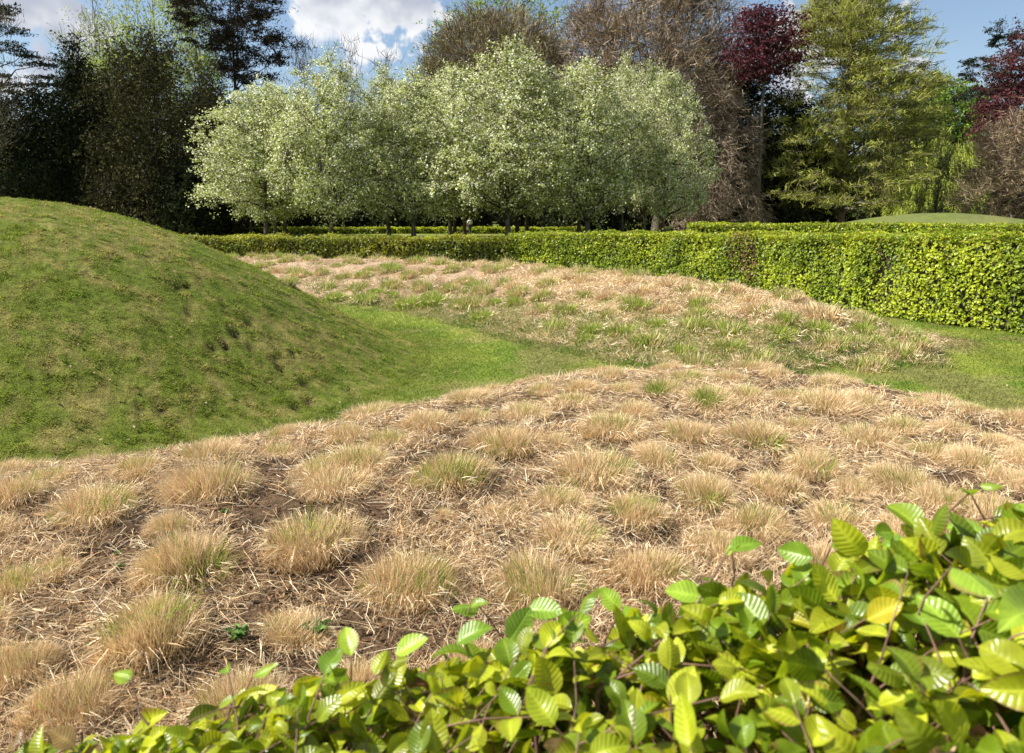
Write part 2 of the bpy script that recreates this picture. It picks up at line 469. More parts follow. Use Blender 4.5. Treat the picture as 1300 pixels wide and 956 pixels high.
# rough longer grass round the feet of the two banks
x, y, r = scatter(300000, 5.0, 19, -34, 36)
a_, b_, c_, d_ = parts(x, y)
m1 = (b_ > .03) & (b_ < .55) & (x > -4.5) & (x < 5.6) & (a_ < .25)
m2 = (a_ > .04) & (a_ < .34) & (y > NEAR[:, 1].min() + 2) & (np.hypot(x, y) > 5.2)
k = (m1 & (rng.random(len(x)) < .85 * (1 - sst(b_, .25, .55)))) | (m2 & (rng.random(len(x)) < .6))
k &= fbm(x, y, 2.6, 3, 81) > .40
x, y, r = x[k], y[k], r[k]
col = lerp((.13, .20, .03), (.38, .34, .14), sst(fbm(x, y, 2.5, 3, 82) + rng.normal(size=len(x)) * .08, .38, .58))
d = rng.normal(size=(len(x), 3)) * [.45, .45, .1] + [0, 0, .8]
o = new_obj('rough_grass', blade_mesh('rough_grass', np.stack([x, y, H(x, y) - .01], 1), d, rng.uniform(.04, .12, len(x)), .004 + .0006 * r, col, 2), M_grass)
tag(o, 'rough longer grass creeping up the feet of the planted banks', 'grass', kind='stuff')

# ------------------------------------------------------------------ straw litter on the banks
STRAW = np.array([(.68, .50, .28), (.80, .64, .41), (.56, .37, .19), (.88, .77, .55), (.38, .24, .12)])
def pick(n, w, pal=STRAW, g=rng):
    c = pal[g.choice(len(pal), n, p=np.array(w) / sum(w))]
    return c * g.uniform(.82, 1.15, (n, 1))
x, y, r = scatter(230000, 1.9, 9.5, -42, 44)
a_, b_, c_, d_ = parts(x, y)
k = (a_ > .07) & (fbm(x, y, 2.2, 4, 41) + rng.normal(size=len(x)) * .12 > .43)
x, y, r = x[k], y[k], r[k]
N_ = ground_normal(x, y)
d = rnd_unit(len(x)); d = d - (d * N_).sum(1, keepdims=True) * N_ * .85
L = rng.uniform(.03, .16, len(x)) * rng.uniform(.5, 1.2, len(x))
P = np.stack([x, y, H(x, y) + rng.uniform(.0, .018, len(x))], 1)
o = new_obj('straw_litter', blade_mesh('straw_litter', P, d, L, .0013 + .00042 * r, pick(len(x), (4, 3.4, 4, 2, 3)) * .9, 2, .08), M_straw)  # straw colour toned down for the shadow between tussocks
tag(o, 'fallen pale straw lying between the tussocks of the near bank', 'straw', kind='stuff')
x, y, r = scatter(260000, 8.5, 27, -24, 32)
a_, b_, c_, d_ = parts(x, y)
k = (b_ > .06) & (a_ < .1) & (rng.random(len(x)) < (.12 + .88 * sst(x, -1.5, 1.5))) & (fbm(x, y, 1.8, 3, 45) + rng.normal(size=len(x)) * .08 > .42)
x, y, r, b_ = x[k], y[k], r[k], b_[k]
d = rnd_unit(len(x)) * [1, 1, .4] + [0, 0, .12]
P = np.stack([x, y, H(x, y) + .004], 1)
o = new_obj('straw_litter', blade_mesh('straw_litter', P, d, rng.uniform(.05, .15, len(x)), .002 + .0006 * r, pick(len(x), (4, 4, 3, 3, 1)), 1, .1), M_straw)
tag(o, 'fallen pale straw lying between the tussocks of the far bank', 'straw', kind='stuff')
x, y, r = scatter(200000, 8.5, 27, -24, 32)
a_, b_, c_, d_ = parts(x, y)
k = (b_ > .10) & (a_ < .1) & (fbm(x, y, 2.2, 3, 145) + rng.normal(size=len(x)) * .05 > (.66 - .22 * sst(x, -1.2, 1.8) - .05 * sst(b_, .3, .6)))
x, y, r, b_ = x[k], y[k], r[k], b_[k]
d = rng.normal(size=(len(x), 3)) * [.45, .45, .1] + [0, 0, .8]
cf = pick(len(x), (5, 5, 2, 3, 1))
cf = lerp(cf, (.20, .27, .045), sst(fbm(x, y, 1.6, 3, 146) + rng.normal(size=len(x)) * .06 - .30 * sst(b_, .36, .64) + .05, .34, .48) * .9)
o = new_obj('cut_straw', blade_mesh('cut_straw', np.stack([x, y, H(x, y) - .01], 1), d, rng.uniform(.04, .11, len(x)), .0018 + .0005 * r, cf, 2, .25), M_straw)
tag(o, 'short standing cut straw between the tussocks of the far bank', 'straw', kind='stuff')
x, y, r = scatter(230000, 2.0, 9.5, -42, 44)
a_, b_, c_, d_ = parts(x, y)
k = (a_ > .10) & (fbm(x, y, 3.6, 3, 245) + rng.normal(size=len(x)) * .04 + .10 * sst(x, -1, 3) > .62)
x, y, r = x[k], y[k], r[k]
d = rng.normal(size=(len(x), 3)) * [.5, .5, .1] + [.1, 0, .8]
o = new_obj('cut_straw', blade_mesh('cut_straw', np.stack([x, y, H(x, y) - .01], 1), d, rng.uniform(.03, .11, len(x)), .0018 + .0005 * r, pick(len(x), (5, 5, 3, 2, 1)), 2, .35), M_straw)
tag(o, 'short standing cut straw between the tussocks of the near bank', 'straw', kind='stuff')
# ------------------------------------------------------------------ crumbs of earth and broken stems
x, y, r = scatter(26000, 1.9, 8.5, -42, 44)
a_, _, _, _ = parts(x, y)
k = a_ > .07
x, y, r = x[k], y[k], r[k]
cc_ = pick(len(x), (3, 2, 1), np.array([(.10, .065, .04), (.20, .12, .07), (.34, .19, .12)]))
o = new_obj('leaf_litter', leaf_mesh('leaf_litter', np.stack([x, y, H(x, y) + .006], 1), rng.normal(size=(len(x), 3)) * .5 + [0, 0, 1], rng.uniform(.008, .03, len(x)), .6, cc_, .5), M_straw)
tag(o, 'brown crumbs and dead leaf scraps on the soil of the near bank', 'litter', kind='stuff')

# ------------------------------------------------------------------ grass tussocks
def tussock_meshes(seed, nb, green, spread=1.0, flat=0.0, wmul=1.0):
    g = np.random.default_rng(seed)
    def blades(n, hmin, hmax, w, rad_, lean):
        # several sub-clumps, each with its own lean and height, make the plant uneven
        K = 13
        ca_ = g.uniform(0, 2 * np.pi, K); cr = np.sqrt(g.random(K)) * rad_ * np.where(g.random(K) < .25, 1.3, 1.0); ch = g.uniform(.55, 1.2, K)
        tl = g.normal(size=(K, 2)) * .30
        j = g.integers(0, K, n)
        sp = rad_ * .30
        bx = np.cos(ca_[j]) * cr[j] + g.normal(size=n) * sp
        by = np.sin(ca_[j]) * cr[j] + g.normal(size=n) * sp
        rr = np.hypot(bx, by); k = rr < rad_ * 1.3
        bx, by, j, rr = bx[k], by[k], j[k], rr[k]; n = len(bx)
        q = rr / rad_
        lx = bx / rad_ * lean + tl[j, 0] + g.normal(size=n) * .17
        ly = by / rad_ * lean + tl[j, 1] + g.normal(size=n) * .17
        d = np.stack([lx, ly, np.full(n, 1.0)], 1)
        L = (hmin + (hmax - hmin) * (g.random(n) * .85 + (g.random(n) < .04) * g.random(n) * .8)) * ch[j] * (1.05 - .32 * q * q)
        P_ = np.stack([bx * .92, by * .92, np.full(n, -.02) - .02 * q], 1)
        return P_, d, np.maximum(L, .04), w * g.uniform(.7, 1.3, n), n
    P1, d1, L1, w1, n1 = blades(int(nb * (1 - (.75 * green if wmul > 2 else 0))), .10, .215, .0042 * wmul, .215, .34)
    c1 = pick(n1, (5, 5, 3, 2.5, .8), g=g) * [1.0, .98, .94]
    gm = fbm(P1[:, 0] + seed, P1[:, 1], 9, 2, seed)
    c1 = lerp(c1, np.array((.42, .40, .12)) * g.uniform(.8, 1.2, (n1, 1)), sst(gm, .62 - green * .5, .78 - green * .3) * .6)
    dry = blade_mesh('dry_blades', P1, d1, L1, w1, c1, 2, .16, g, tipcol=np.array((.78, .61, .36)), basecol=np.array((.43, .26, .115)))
    # old bent straws sticking out low around the skirt
    n2 = nb // 14
    a2 = g.uniform(0, 2 * np.pi, n2)
    P2 = np.stack([np.cos(a2) * .19, np.sin(a2) * .19, g.uniform(0, .06, n2)], 1)
    d2 = np.stack([np.cos(a2), np.sin(a2), g.normal(size=n2) * .28 - .02], 1) + g.normal(size=(n2, 3)) * .35
    sk = blade_mesh('skirt', P2, d2, g.uniform(.04, .12, n2), .0036 * wmul, pick(n2, (3, 4, 2, 3, 1), g=g), 2, .28, g)
    n3 = max(12, int(nb * (.04 + (.45 if wmul < 2 else .85) * green)))
    P3, d3, L3, w3, n3 = blades(n3, .13, .235, .0046 * wmul, .18, .45)
    c3 = lerp((.17, .27, .025), (.38, .44, .07), g.random(n3))
    gr = blade_mesh('green_blades', P3, d3, L3, w3, c3, 2, .2, g)
    return dry, sk, gr
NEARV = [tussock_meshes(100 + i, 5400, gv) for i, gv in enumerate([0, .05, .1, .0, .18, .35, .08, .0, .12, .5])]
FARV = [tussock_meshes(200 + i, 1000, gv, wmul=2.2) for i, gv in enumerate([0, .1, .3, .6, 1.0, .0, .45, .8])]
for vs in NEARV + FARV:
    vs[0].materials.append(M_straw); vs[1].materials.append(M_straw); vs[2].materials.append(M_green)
TUSS = []
def place_tussock(x, y, size, var, h=1.0, near=True, green=0.0):
    V = (NEARV if near else FARV)[var]
    z = float(H(x, y))
    o = bpy.data.objects.new('grass_tussock', None); COL.objects.link(o); o.empty_display_size = .1
    N0 = Vector(ground_normal(np.array([x]), np.array([y]))[0]); N0 = (N0 * .6 + Vector((0, 0, 1))).normalized()
    o.rotation_euler = N0.to_track_quat('Z', 'Y').to_euler()
    o.rotation_euler.rotate_axis('Z', float(rng.uniform(0, 6.28)))
    o.location = (x, y, z)
    s = size / (.53 if near else .43)
    o.scale = (s * rng.uniform(.85, 1.2), s * rng.uniform(.85, 1.2), s ** .7 * h * (1.08 if near else 1.3))
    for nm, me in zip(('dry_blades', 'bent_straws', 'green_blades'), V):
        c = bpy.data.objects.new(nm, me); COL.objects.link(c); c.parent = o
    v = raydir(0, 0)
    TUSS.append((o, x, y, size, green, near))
    return o
# (px, py of the foot, width in px, greenish 0..1, height)
NL = [(18, 632, 80, 0, 1), (62, 603, 70, 0, .8), (122, 648, 125, .1, .95), (178, 600, 62, 0, 1), (270, 622, 135, 0, 1.1), (262, 582, 80, 0, .9), (352, 572, 60, 0, .8),
      (408, 598, 90, 0, .9), (455, 590, 95, 0, 1), (425, 618, 95, 0, .8), (395, 690, 135, 0, 1.1), (235, 722, 140, .1, 1.1), (20, 745, 110, 0, 1), (75, 725, 60, 0, .8),
      (190, 812, 150, .18, 1.1), (22, 850, 100, 0, 1.1), (375, 800, 105, .05, .75), (520, 742, 140, .1, 1.15), (572, 606, 115, .35, 1.1), (492, 560, 75, 0, .9),
      (440, 555, 70, 0, .9), (545, 536, 80, 0, .8), (645, 562, 110, .05, 1), (600, 528, 60, .1, .8), (668, 525, 70, 0, .8), (682, 745, 135, .18, 1.15), (700, 800, 80, 0, .8), (755, 600, 105, .1, 1.05),
      (778, 548, 90, 0, .9), (728, 512, 60, 0, .8), (805, 655, 95, .18, .9), (818, 730, 120, .05, 1), (835, 582, 75, 0, .9), (895, 632, 100, .05, 1), (875, 552, 85, .05, .9),
      (912, 700, 85, 0, .9), (842, 498, 72, .5, .9), (792, 495, 50, .2, .7), (898, 512, 80, .5, .9), (960, 560, 95, .1, 1), (905, 590, 60, 0, .8), (1035, 598, 85, .1, .95), (985, 625, 80, 0, .9), (948, 505, 70, 0, .8),
      (1003, 505, 60, 0, .8), (1045, 520, 80, 0, 1), (962, 668, 100, 0, .95), (1060, 665, 90, 0, .8), (1100, 560, 80, .1, .9), (1095, 515, 60, 0, .8), (1140, 612, 95, .2, .95),
      (1085, 625, 60, 0, .8), (1145, 545, 70, 0, .9), (1185, 575, 75, 0, .9), (1195, 640, 90, .1, .9), (1235, 590, 75, 0, .9), (1270, 560, 60, .05, .8), (1285, 612, 85, 0, .9),
      (1250, 650, 80, 0, .9), (1150, 680, 80, 0, .9), (1040, 720, 80, 0, .9), (1210, 545, 55, 0, .8), (1015, 545, 55, 0, .8), (872, 480, 50, .4, .7), (925, 480, 55, .1, .8), (985, 478, 50, 0, .8),
      (1048, 490, 50, 0, .8), (700, 560, 60, 0, .7), (1165, 512, 45, 0, .7), (600, 860, 120, 0, 1), (90, 900, 130, 0, 1.1), (300, 905, 130, .1, 1), (455, 880, 120, 0, 1), (800, 850, 100, 0, 1), (950, 790, 100, 0, 1),
      (640, 650, 60, 0, .5), (1300, 580, 70, 0, .9), (1340, 620, 90, 0, .9), (-40, 680, 100, 0, 1), (-30, 800, 110, 0, 1), (560, 650, 40, 0, .4), (1380, 560, 70, 0, .9)]
pts = []
gsel = lambda gv: int(np.argmin([abs(gv - q) + rng.random() * .06 for q in [0, .05, .1, .0, .18, .35, .08, .0, .12, .5]]))
for (px, py, w, gv, h) in NL:
    q = at(px, py, 9)
    if q is None: continue
    dist = math.hypot(math.hypot(q[0], q[1]), EYE - q[2])
    size = w / FPX * (q[1] * CT + (EYE - q[2]) * ST)
    size = min(size, .62)
    place_tussock(q[0], q[1], size, gsel(gv), h, True, gv); pts.append((q[0], q[1], size))
# fill the planting where the photograph has a looser scatter
for k in range(4000):
    if len(pts) > 136: break
    x0, y0, r0 = [float(v[0]) for v in scatter(1, 2.6, 8.3, -40, 42)]
    a0 = float(parts(np.array([x0]), np.array([y0]))[0][0])
    if a0 < .16: continue
    s0 = rng.uniform(.24, .44)
    if min(math.hypot(x0 - u, y0 - v) - (s0 + w) * .48 for u, v, w in pts) < 0: continue
    place_tussock(x0, y0, s0, gsel(rng.choice([0, 0, .1, .18])), rng.uniform(.6, .95), True); pts.append((x0, y0, s0))
nn = len(pts)
# far bank: the green cushions one can pick out, then the rest of the planting
FL = [(428, 380, 30, 1), (462, 384, 34, 1), (452, 366, 24, .8), (480, 372, 20, .9), (500, 362, 24, .3), (552, 386, 34, .9), (522, 388, 40, 1), (583, 388, 22, .9), (537, 366, 26, .6), (575, 345, 22, .6),
      (600, 388, 34, .7), (612, 372, 26, .7), (570, 368, 22, .5), (545, 378, 25, .9), (497, 345, 22, .9), (410, 347, 20, .6), (470, 345, 16, .4), (520, 350, 22, .7), (640, 360, 24, .6), (598, 330, 22, .7),
      (655, 385, 26, .8), (690, 378, 26, .6), (590, 358, 20, .3), (450, 334, 22, .3), (380, 350, 24, .3), (352, 345, 22, .2), (362, 360, 20, .6), (530, 334, 22, .4), (560, 335, 24, .3),
      (890, 388, 30, .9), (885, 465, 40, .6), (820, 440, 40, .4), (1000, 410, 30, .7), (1100, 468, 50, .7), (1140, 450, 44, .6), (1165, 440, 34, .5), (1055, 440, 40, .7), (960, 395, 34, .2), (1040, 400, 60, 0), (925, 370, 40, .1)]
fsel = lambda gv: int(np.argmin([abs(gv - q) + rng.random() * .12 for q in [0, .1, .3, .6, 1.0, .0, .45, .8]]))
fp = []
for (px, py, w, gv) in FL:
    q = at(px, py, 30)
    if q is None: continue
    size = min(w / FPX * q[1] * 1.2, .66)
    place_tussock(q[0], q[1], size, fsel(gv), rng.uniform(.8, 1.05), False, gv); fp.append((q[0], q[1], size))
for k in range(30000):
    if len(fp) + nn >= 298: break
    x0, y0, r0 = [float(v[0]) for v in scatter(1, 9, 24.5, -22, 30)]
    aa, bb, c0, d0 = [float(v[0]) for v in parts(np.array([x0]), np.array([y0]))]
    if bb < .12 or c0 > .05 or aa > .1: continue
    z0 = float(H(x0, y0)) + .1
    # leave out the far side of the crest, which the photograph does not show
    t_ = np.linspace(.6, .99, 60)
    if (H(x0 * t_, y0 * t_, False) > EYE + (z0 + .12 - EYE) * t_).any(): continue
    s0 = rng.uniform(.32, .54)
    if min(math.hypot(x0 - u, y0 - v) - (s0 + w) * .46 for u, v, w in fp) < 0: continue
    gp = .38 + .30 * (x0 < 0) - .25 * (bb > .5) + .35 * (bb < .38)
    gv = float(np.clip(rng.normal(gp, .25), 0, 1))
    place_tussock(x0, y0, s0, fsel(gv), rng.uniform(.65, 1.0), False, gv); fp.append((x0, y0, s0))
# labels: look first, then where on the bank, counted from the left
def ordn(n):
    names = ['leftmost', 'second from left', 'third from left', 'fourth from left', 'fifth from left', 'sixth from left', 'seventh from left', 'eighth from left', 'ninth from left', 'tenth from left']
    return names[n] if n < 10 else '%d%s from left' % (n + 1, {1: 'st', 2: 'nd', 3: 'rd'}.get((n + 1) % 10 if not 10 < (n + 1) % 100 < 14 else 0, 'th'))
bands = {}
for t in TUSS:
    o, x, y, size, gv, near = t
    dd = Vector((x, y, o.location.z - EYE))
    u = dd.x; f = dd.y * CT - dd.z * ST; v = -(dd.y * ST + dd.z * CT) / f
    px, py = 650 + 1000 * u / f, 433.5 + 1000 * v
    if near:
        crest = float(ridge(np.array([x]), np.array([y]), NEAR, NEAR_F, NEAR_B, False)[0])
        b = int(py // 45)
    else: b = 100 + int(py // 14)
    bands.setdefault(b, []).append((px, t))
nb_ = sorted(b for b in bands if b < 100); fb_ = sorted(b for b in bands if b >= 100)
def rowname(i, n, near):
    w = ['first', 'second', 'third', 'fourth', 'fifth', 'sixth', 'seventh', 'eighth', 'ninth', 'tenth', 'eleventh', 'twelfth', 'thirteenth', 'fourteenth']
    return ('near bank, %s row below its crest' if near else 'far bank, %s row below its hedge side') % w[min(i, 13)]
for b in bands:
    near = b < 100
    L_ = nb_ if near else fb_
    for j, (px, t) in enumerate(sorted(bands[b], key=lambda q: q[0])):
        o, x, y, size, gv, _ = t
        lo, hi = ((.36, .5) if near else (.36, .46))
        sz = 'small' if size < lo else ('large' if size > hi else 'middling')
        co = 'straw-coloured' if gv < .12 else ('straw-coloured green-tipped' if gv < .45 else 'mostly green')
        o['label'] = '%s %s tussock on %s, %s' % (sz, co, rowname(L_.index(b), len(L_), near), ordn(j))
        o['category'] = 'grass tussock'
        o['group'] = 'cut grass tussocks on the near bank' if near else 'cut grass tussocks on the far bank'

# little green weeds between the near tussocks
for i, (px, py, s, lb) in enumerate([(302, 812, .09, 'small green weed between tussocks at lower left near the hedge'), (402, 800, .12, 'bushy green weed growing out of a low cut tussock'),
                                  (152, 716, .05, 'tiny green weed on bare soil left of a large tussock'), (205, 572, .10, 'grey-green weed on the crest against the grass mound'),
                                  (494, 762, .06, 'small green weed left of a large rounded tussock'), (150, 700, .04, 'pale seedling above the tiny weed on the left'), (285, 655, .05, 'sparse green seedling below the big crest tussock'), (748, 640, .05, 'small green seedling beside a half green tussock')]):
    q = at(px, py, 9)
    n = 26
    a = rng.uniform(0, 6.28, n)
    d = np.stack([np.cos(a), np.sin(a), rng.uniform(.3, 1.4, n)], 1)
    P = norm(d) * rng.uniform(.2, 1, (n, 1)) * s * .5
    root = thing('weed', lb, 'weed', (q[0], q[1], q[2]))
    new_obj('leaves', leaf_mesh('leaves', P, rng.normal(size=(n, 3)) * .5 + [0, 0, 1], s * .45, .5, lerp((.07, .17, .035), (.16, .26, .06), rng.random(n)), .3, axis=d), M_green, root)
    st = np.stack([np.zeros((n, 3)), P * .5, P], 1)
    new_obj('stems', tube_mesh('stems', [(st, np.full((n, 3), .0012), 3)]), M_green, root)

# ------------------------------------------------------------------ hedges
def resample(path, step):
    P = np.array(path, float); seg = np.hypot(*(P[1:, :2] - P[:-1, :2]).T); s = np.concatenate([[0], np.cumsum(seg)])
    n = max(3, int(s[-1] / step)); t = np.linspace(0, s[-1], n)
    # smooth the corners a little
    Q = np.stack([np.interp(t, s, P[:, k]) for k in range(P.shape[1])], 1)
    w = max(1, int(1.2 / step))
    if n > 4 * w:
        ker = np.ones(2 * w + 1) / (2 * w + 1)
        pad = np.concatenate([np.repeat(Q[:1], w, 0) * 2 - Q[w:0:-1], Q, np.repeat(Q[-1:], w, 0) * 2 - Q[-2:-w - 2:-1]])
        Q = np.stack([np.convolve(pad[:, k], ker, 'valid') for k in range(Q.shape[1])], 1)
    return Q, t
def hedge(label, path, thick, dens, lsize, cols, brown=(), seed=1, mat=None, base=None, group=None):
    """path: front foot (x, y, top height) with the hedge body on the right hand of its direction"""
    g = np.random.default_rng(seed)
    Q, t = resample(path, .1)
    T = norm(np.gradient(Q[:, :2], axis=0)); Nn = np.stack([T[:, 1], -T[:, 0]], 1)   # right hand = into the hedge
    total = t[-1]
    c = Q[len(Q) // 2]
    root = thing('hedge', label, 'hedge', (float(c[0]), float(c[1]), float(H(c[0], c[1], False))), group)
    org = np.array(root.location)
    Hm = Q[:, 2].mean()
    areas = np.array([total * Hm, total * thick, total * Hm * .7, thick * Hm])
    n = (areas * dens).astype(int)
    Ps, Ns, Ss = [], [], []
    for f, nf in enumerate(n):
        s = g.random(nf) * total
        bx, by, top = (np.interp(s, t, Q[:, k]) for k in range(3))
        tx, ty = np.interp(s, t, T[:, 0]), np.interp(s, t, T[:, 1]); nx, ny = np.interp(s, t, Nn[:, 0]), np.interp(s, t, Nn[:, 1])
        zb = H(bx, by, False)
        hh = top - zb
        u = g.random(nf)
        if f == 0: off = np.zeros(nf); z = u ** .9; on = np.stack([-nx, -ny, .25 + 0 * nx], 1)
        elif f == 1: off = u * thick; z = np.ones(nf); on = np.tile([0, 0, 1.0], (nf, 1))
        elif f == 2: off = np.full(nf, thick); z = u; on = np.stack([nx, ny, .2 + 0 * nx], 1)
        else:
            e = g.random(nf) < .5
            ss = np.where(e, 0, total); bx, by, top = (np.interp(ss, t, Q[:, k]) for k in range(3)); nx, ny = np.interp(ss, t, Nn[:, 0]), np.interp(ss, t, Nn[:, 1])
            tx, ty = np.interp(ss, t, T[:, 0]), np.interp(ss, t, T[:, 1]); zb = H(bx, by, False); hh = top - zb
            off = u * thick; z = g.random(nf); on = np.stack([np.where(e, -tx, tx), np.where(e, -ty, ty), 0 * tx], 1); s = ss
        lump = (fbm(s * 1.0, z * hh + off + f * 7, 1.6, 3, seed) - .5) * .28 * min(1, thick)
        dep = -np.abs(g.normal(size=nf)) * .07 + lump + (g.random(nf) < .05) * g.uniform(0, .09, nf)
        P = np.stack([bx + nx * off, by + ny * off, zb + .02 + z * (hh - .02)], 1) + norm(on) * dep[:, None]
        if f == 0: P[:, 2] = np.maximum(P[:, 2], zb + .03)
        Ps.append(P); Ns.append(norm(on) + g.normal(size=(nf, 3)) * .55 + [0, 0, .25]); Ss.append(np.stack([s, z, np.full(nf, f)], 1))
    P = np.concatenate(Ps); N0 = np.concatenate(Ns); S = np.concatenate(Ss)
    q = np.clip(fbm(S[:, 0], S[:, 1] * Hm + S[:, 2] * 5, 1.3, 3, seed + 3) + g.normal(size=len(P)) * .13, 0, 1)
    col = lerp(cols[0], cols[1], sst(q, .3, .7))
    col = lerp(col, cols[2], (g.random(len(P)) < .10).astype(float) * .85)
    red = sst(S[:, 1] + g.normal(size=len(P)) * .12, .75, 1.0) * (g.random(len(P)) < .22)
    col = lerp(col, (.30, .20, .05), red * .7)
    for (bx, by, bz, br, bh) in brown:
        dd = np.sqrt(((P[:, 0] - bx) ** 2 + (P[:, 1] - by) ** 2) / br ** 2 + (P[:, 2] - bz) ** 2 / bh ** 2)
        m = (dd + g.normal(size=len(P)) * .35 < 1) & (g.random(len(P)) < .5)
        col[m] = pick(m.sum(), (3, 2, 1), np.array([(.17, .10, .05), (.24, .15, .08), (.32, .24, .10)]), g)
    o = new_obj('foliage', leaf_mesh('foliage', P - org, N0, lsize * g.uniform(.6, 1.25, len(P)), .68, col, .22, g), mat or M_beech, root)
    # stems: upright and slanting woody stems through the body
    ns = int(total * 16)
    s = g.random(ns) * total
    bx, by, top = (np.interp(s, t, Q[:, k]) for k in range(3)); nx, ny = np.interp(s, t, Nn[:, 0]), np.interp(s, t, Nn[:, 1])
    of = g.uniform(.1, max(.15, thick - .1), ns); zb = H(bx, by, False)
    p0 = np.stack([bx + nx * of, by + ny * of, zb - .03], 1); p2 = p0 + np.stack([g.normal(size=ns) * .12, g.normal(size=ns) * .12, (top - zb) * g.uniform(.8, .98, ns)], 1)
    p1 = (p0 + p2) / 2 + g.normal(size=(ns, 3)) * .05
    new_obj('stems', tube_mesh('stems', [(np.stack([p0, p1, p2], 1) - org, np.tile([.014, .010, .004], (ns, 1)), 4)]), M_bark, root)
    # solid dark core; shade among the stems is put into its colour
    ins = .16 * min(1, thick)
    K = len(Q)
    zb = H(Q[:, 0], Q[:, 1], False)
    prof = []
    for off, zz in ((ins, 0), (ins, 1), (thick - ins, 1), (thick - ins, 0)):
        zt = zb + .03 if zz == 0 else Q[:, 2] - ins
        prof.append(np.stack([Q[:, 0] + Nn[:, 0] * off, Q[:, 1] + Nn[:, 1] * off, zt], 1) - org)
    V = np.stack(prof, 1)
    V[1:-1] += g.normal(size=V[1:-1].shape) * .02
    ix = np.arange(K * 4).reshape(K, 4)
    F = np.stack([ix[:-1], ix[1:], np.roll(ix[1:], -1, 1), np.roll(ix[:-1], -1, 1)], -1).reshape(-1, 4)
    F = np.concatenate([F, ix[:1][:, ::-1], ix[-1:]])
    new_obj('dark_core', mesh_np('dark_core', V.reshape(-1, 3), F), M_core, root)
    return root
LIME = ((.23, .31, .02), (.46, .52, .04), (.10, .17, .015))
OLIV = ((.17, .22, .02), (.36, .38, .04), (.07, .12, .015))
hedge('tall lime-green beech hedge curving from the right edge behind the banks', [(14.5, 4.2, 1.6), (11.2, 7.4, 1.57), (8.9, 10.4, 1.55), (7.83, 11.9, 1.54), (7.02, 13.2, 1.51), (6.42, 14.8, 1.47), (5.75, 16.8, 1.42), (4.6, 19, 1.36), (2.4, 21.3, 1.31), (-.11, 22.9, 1.27)][::1],
      1.1, 1250, .066, LIME, [(5.15, 17.9, 1.1, .38, .55), (5.3, 17.7, .6, .2, .5), (6.6, 14.3, .8, .10, .45)], 11)
hedge('lower beech hedge with rusty-tinted top, behind the far bank on the left', [(.25, 22.75, 1.17), (-3, 22.95, 1.16), (-6, 23.5, 1.14), (-9.3, 24.0, 1.12), (-14, 24.3, 1.1), (-20, 23.5, 1.1)], 1.0, 850, .074, OLIV, [], 12)
hedge('clipped green hedge seen just over the tall curving hedge', [(20, 24.5, 1.45), (13.5, 29.3, 1.45), (10, 30.6, 1.44), (6.9, 31, 1.43)], 1.2, 330, .11, LIME, [], 13)
hedge('low clipped hedge behind the blossom trees', [(6.6, 70, .56), (-8, 70.5, .55), (-29, 69, .55)], 1.4, 110, .20, LIME, [], 14)

# ------------------------------------------------------------------ foreground beech hedge
def beech_leaf_template(nu=10, nv=8, pleat=.035, bend=.15, cup=.12):
    pleat = .0
    us = np.linspace(0, 1, nu); vs = np.linspace(-1, 1, nv + 1)
    V = []; C = []; UVL = []
    for u in us:
        half = .33 * (np.sin(np.pi * min(1, u ** .85)) ** .75 if 0 < u < 1 else 0.0) + .002
        for v in vs:
            x_ = v * half; y_ = u
            ph = (u - abs(v) * .16) * 8.0 * np.pi
            z_ = cup * abs(v) ** 1.3 * half * 2 - bend * (u - .3) ** 2 + pleat * .5 * np.sin(ph) * abs(v) ** .6 * min(1, half * 5)
            V.append((x_, y_, z_)); C.append((.5 if abs(v) < .05 else 0)); UVL.append((u, v, 0))
    ix = np.arange(nu * (nv + 1)).reshape(nu, nv + 1)
    F = np.stack([ix[:-1, :-1], ix[:-1, 1:], ix[1:, 1:], ix[1:, :-1]], -1).reshape(-1, 4)
    return np.array(V), F, np.array(C), np.array(UVL)
def leaves_from(T, P, U, N0, size, col):
    V0, F0, C0 = T[:3]
    n = len(P); U = norm(U); N0 = norm(N0 - (N0 * U).sum(1, keepdims=True) * U); Wd = np.cross(U, N0)
    s = size[:, None, None]
    V = P[:, None] + s * (V0[None, :, 0:1] * Wd[:, None] + V0[None, :, 1:2] * U[:, None] + V0[None, :, 2:3] * N0[:, None])
    F = (F0[None] + (np.arange(n) * len(V0))[:, None, None]).reshape(-1, 4)
    wob = vnoise(P[:, 0:1] * 40 + V0[None, :, 0] * 2.3, P[:, 1:2] * 40 + V0[None, :, 1] * 2.6, 1.0, 4)[..., None] - .5
    V = V + s * wob * .13 * N0[:, None]
    C = col[:, None] * (1 + .35 * C0[None, :, None]) + .05 * C0[None, :, None] * np.array([1, 1, .4])
    # some leaves are scorched or rusty along the rim
    if n > 1000:
        rust = (np.sin(np.arange(n) * 12.9898) * 43758.5453 % 1.0) < .22
        vv = np.abs(np.tile(np.linspace(-1, 1, 7), len(V0) // 7))
        e = sst(vv[None] + wob[..., 0] * .8, .78, 1.0) * rust[:, None]
        C = lerp(C, (.26, .13, .05), e * .8)
    return V.reshape(-1, 3), F, C.reshape(-1, 3)
def topz(x): return np.interp(x, [-2.5, -1.2, -.6, 0, .42, .75, 1.4, 3], [.94, .99, 1.075, 1.225, 1.335, 1.42, 1.48, 1.52])
g = np.random.default_rng(5)
root = thing('hedge', 'foreground beech hedge with large glossy fresh lime leaves at lower right', 'hedge', (.3, .7, 0))
org = np.array((.3, .7, 0))
ntw = 3100
tx = g.uniform(-2.2, 2.4, ntw); ty = g.uniform(.28, 1.10, ntw)
edge = g.random(ntw) < .38
ty[edge] = g.uniform(.95, 1.12, edge.sum())
